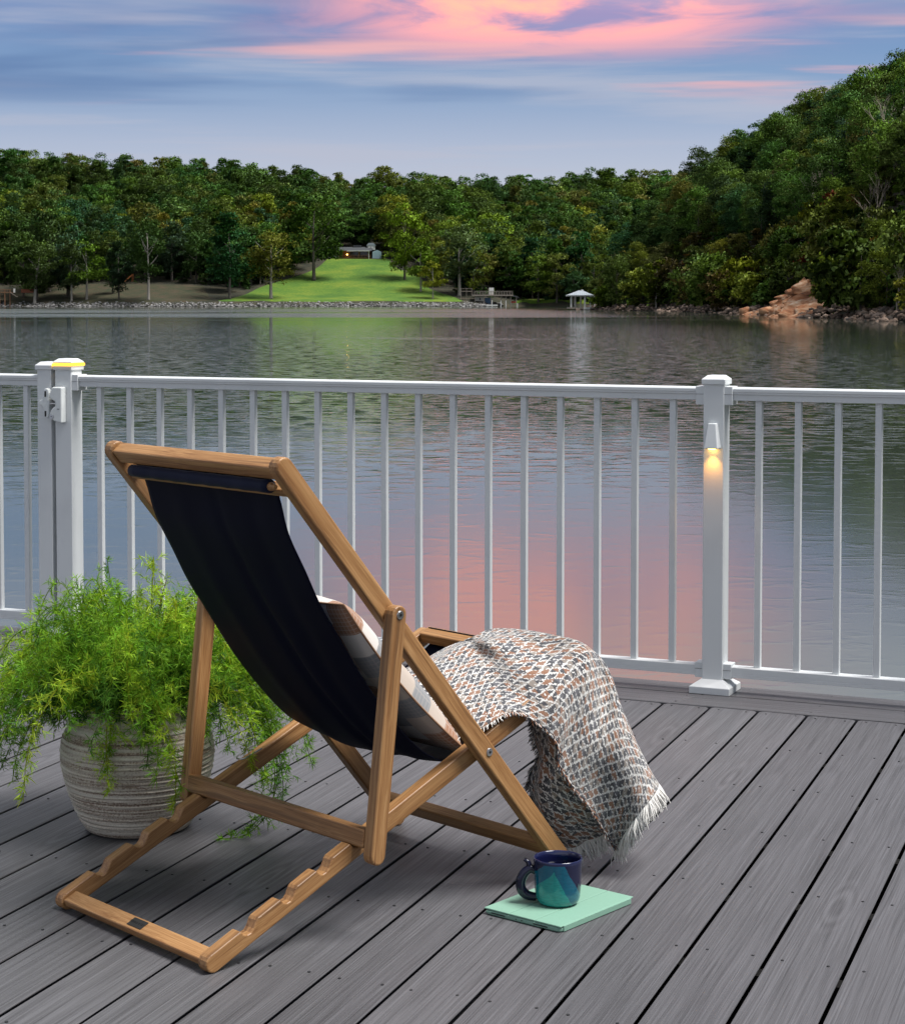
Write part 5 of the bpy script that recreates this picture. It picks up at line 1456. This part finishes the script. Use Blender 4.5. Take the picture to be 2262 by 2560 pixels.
dm = bpart('dormer', hs, hx(917), hx(937), 3.5, 9, hz(624), hz(613), 'cream')
bm = bmesh.new(); add_prism(bm, [(hx(915), hz(613)), (hx(939), hz(613)), (hx(933), hz(606.5)), (hx(921), hz(606.5))], 3.3, 9.2); bm_obj('dormer_roof', bm, MAT['metal_roof'], hs)
for u0, u1 in ((920, 925), (927, 932)): bpart('dormer_window', hs, hx(u0), hx(u1), 3.38, 3.55, hz(621), hz(614.5), 'white_trim')
bpart('shed_wall', hs, hx(931), hx(953), 1, 6, hz(649)-2, hz(629), 'siding')
bm = bmesh.new(); add_prism(bm, [(hx(931), hz(629.02)), (hx(953), hz(629.02)), (hx(943), hz(624.5))], 1.02, 5.9); bm_obj('shed_gable', bm, MAT['siding'], hs)
for i in range(6):
    bpart('stair_tread', hs, hx(927)+i*.5, hx(927)+i*.5+.52, -.3, 1, zt-.2-i*.42, zt-.05-i*.42, 'wood_brown')
bpart('porch_light', hs, hx(866), hx(870.5), 1.6, 1.8, hz(637), hz(634.5), 'lamp')

# boathouse
BY = far_shore(13.5)-2.0; BX = px_X(1240, BY)
bh = empty('boathouse', (BX, BY, WATER_Z), 0, 'low boathouse with a railed roof deck at the water, right end of the lawn', 'boathouse')
def bx_(u): return px_X(u, BY)-BX
def bz_(v): return px_Z(v, BY)-WATER_Z
bpart('dock', bh, bx_(1186), bx_(1244), -3, 5, .25, .55, 'wood_grey'); bpart('dock_edge', bh, bx_(1200), bx_(1243), -3.15, -2.98, .15, .58, 'white_trim')
bpart('wall', bh, bx_(1188), bx_(1209), 0, 5, .55, bz_(739.6), 'cream')
bpart('window', bh, bx_(1198), bx_(1201), -.08, .05, bz_(750), bz_(744), 'glass')
bpart('blue_boat_cover', bh, bx_(1212), bx_(1226), 0, 4, .6, bz_(744), 'blue_paint')
for u in (1187, 1210, 1228, 1252, 1264, 1276, 1290): bpart('pile', bh, bx_(u)-.14, bx_(u)+.14, -1.6, -1.3, -1.5, bz_(739.6), 'wood_grey')
for u, v in ((1229, 750), (1251, 751), (1263.5, 751), (1292, 758)): bpart('mooring_post', bh, bx_(u)-.13, bx_(u)+.13, -4.2, -3.9, -1.5, bz_(v), 'white_trim')
bpart('roof_deck', bh, bx_(1180), bx_(1282), -2.2, 5, bz_(739.4), bz_(736), 'wood_grey')
for u in np.linspace(1186, 1280, 15): bpart('rail_post', bh, bx_(u)-.07, bx_(u)+.07, -2.15, -2.0, bz_(736), bz_(727.6), 'wood_grey')
bpart('deck_rail', bh, bx_(1186), bx_(1281), -2.17, -1.98, bz_(728.4), bz_(727.2), 'wood_grey'); bpart('deck_rail', bh, bx_(1186), bx_(1281), -2.14, -2.01, bz_(732.4), bz_(731.6), 'wood_grey')
bpart('white_panel', bh, bx_(1222), bx_(1234), -1.5, 0, bz_(735.9), bz_(718.8), 'white_trim')
bm = bmesh.new(); add_prism(bm, [(bx_(1270), bz_(738)), (bx_(1297), bz_(744)), (bx_(1297), bz_(743)), (bx_(1282), bz_(736.5))], -1.8, 5); bm_obj('side_roof', bm, MAT['shingle'], bh)
bpart('red_boat', bh, bx_(1276), bx_(1290), -.5, 1.2, bz_(757), bz_(752.5), 'red_paint')
bpart('walkway', bh, bx_(1150), bx_(1180), 1, 2.4, bz_(728.5), bz_(727), 'wood_grey'); bpart('walkway_rail', bh, bx_(1150), bx_(1180), .95, 1.05, bz_(721), bz_(720.2), 'wood_grey')
for u in (1152, 1166, 1179): bpart('rail_post', bh, bx_(u)-.07, bx_(u)+.07, .92, 1.06, bz_(750), bz_(720), 'wood_grey')

# gazebo on the water
GY = 372.0; GX = px_X(1449, GY)
gz = empty('gazebo', (GX, GY, WATER_Z), 0, 'white waterside gazebo with a hipped grey metal roof by the headland', 'gazebo')
def gx_(u): return px_X(u, GY)-GX
def gzz(v): return px_Z(v, GY)-WATER_Z
bpart('dock', gz, gx_(1419), gx_(1492), -2.4, 3.4, .22, .50, 'wood_grey'); bpart('dock_trim', gz, gx_(1456), gx_(1472), -2.52, -2.38, .1, .52, 'white_trim')
for u, y in ((1425.6, -2.0), (1439.5, 2.6), (1453.5, 2.6), (1459.5, -2.0), (1473.5, -2.0), (1488, 2.6)):
    bpart('column', gz, gx_(u)-.15, gx_(u)+.15, y-.15, y+.15, .5, gzz(739), 'white_trim'); bpart('pile', gz, gx_(u)-.13, gx_(u)+.13, y-.13, y+.13, -2, .24, 'wood_brown')
bpart('eave', gz, gx_(1416), gx_(1481), -2.6, 3.2, gzz(740.2), gzz(737.4), 'white_trim')
bm = bmesh.new()
e = [(gx_(1415.5), -2.7), (gx_(1481.5), -2.7), (gx_(1481.5), 3.3), (gx_(1415.5), 3.3)]; rd = [(gx_(1446), .3), (gx_(1456), .3)]
ev = [bm.verts.new((x, y, gzz(737.5))) for x, y in e]; rv = [bm.verts.new((x, y, gzz(725.8))) for x, y in rd]
for f in ((ev[0], ev[1], rv[1], rv[0]), (ev[2], ev[3], rv[0], rv[1]), (ev[3], ev[0], rv[0]), (ev[1], ev[2], rv[1]), ev[::-1]): bm.faces.new(f)
rf_ = bm_obj('roof', bm, MAT['metal_roof'], gz)
for i in range(13):
    f0 = (i+.5)/13; x = e[0][0] + (e[1][0]-e[0][0])*f0; xr = min(max(x, rd[0][0]), rd[1][0])
    lim = (x-e[0][0])/(rd[0][0]-e[0][0]) if x < rd[0][0] else ((e[1][0]-x)/(e[1][0]-rd[1][0]) if x > rd[1][0] else 1.0)
    yt = -2.7 + 3.0*lim; ztp = gzz(737.5) + (gzz(725.8)-gzz(737.5))*lim
    bm = bmesh.new(); add_tube(bm, [(x, -2.7, gzz(737.5)+.04), (x, yt, ztp+.04)], .045, 4); bm_obj('roof_seam', bm, MAT['metal_roof'], rf_)
bpart('finial', gz, gx_(1455)-.2, gx_(1455)+.2, .1, .5, gzz(727), gzz(723.5), 'white_trim')
bpart('ramp_rail', gz, gx_(1487), gx_(1500), -1, -.8, gzz(766), gzz(764.6), 'white_trim'); bpart('table_leg', gz, gx_(1489), gx_(1491), -.95, -.85, .5, gzz(766), 'white_trim')

# small things on the shore
dk = empty('shore_dock', (px_X(20, 603), 603, 0), 0, 'railed wooden deck with stairs at the far-left waterline', 'dock')
def dx_(u): return px_X(u, 603)-px_X(20, 603)
def dz_(v): return px_Z(v, 603)
bpart('platform', dk, dx_(-60), dx_(27), 0, 5, dz_(732), dz_(730), 'wood_brown')
for u in (-40, -20, 0, 13, 26): bpart('leg', dk, dx_(u)-.15, dx_(u)+.15, .1, .4, -1, dz_(724), 'wood_brown')
bpart('hand_rail', dk, dx_(-60), dx_(27), .05, .2, dz_(725), dz_(723.5), 'wood_brown'); bpart('lower_rail', dk, dx_(-60), dx_(27), .08, .16, dz_(729), dz_(728.2), 'wood_brown')
for i in range(8): bpart('stair_tread', dk, dx_(27)+i*.27, dx_(27)+i*.27+.3, -.6, .8, dz_(731)-i*.17-.1, dz_(731)-i*.17, 'wood_grey')
bpart('back_wall', dk, dx_(45), dx_(76), 5, 5.3, dz_(731), dz_(722), 'brick')
bpart('white_post', dk, dx_(33), dx_(37), 1, 1.5, dz_(731), dz_(721), 'white_trim')
SX, SY = px_X(323, 640), 640
sl = empty('play_slide', (SX, SY, height(SX, SY)), R(25), 'small orange play slide under the trees left of the lawn', 'slide')
bm = bmesh.new(); add_prism(bm, [(-1.6, .1), (-1.3, .1), (1.0, 2.0), (1.5, 2.0), (1.5, 2.2), (.9, 2.2), (-1.4, .4)], -.4, .4); bm_obj('chute', bm, MAT['slide'], sl)
for x in (1.1, 1.45): bpart('support', sl, x-.06, x+.06, -.35, .35, 0, 2.6, 'slide')
wb_x, wb_y = px_X(1506, 640), 640
wb = empty('white_cottage', (wb_x, wb_y, px_Z(671, wb_y)), 0, 'small white cottage glimpsed through the trees above the gazebo', 'house')
bpart('wall', wb, -1.6, 1.6, 0, 4, -3, 2.0, 'siding'); bpart('window', wb, -.4, .2, -.1, .05, .3, 1.6, 'glass'); bpart('window', wb, .6, 1.1, -.1, .05, .3, 1.6, 'glass')
bm = bmesh.new(); add_prism(bm, [(-2, 2.0), (2, 2.0), (0, 3.3)], -.4, 4.4); bm_obj('roof', bm, MAT['shingle'], wb)
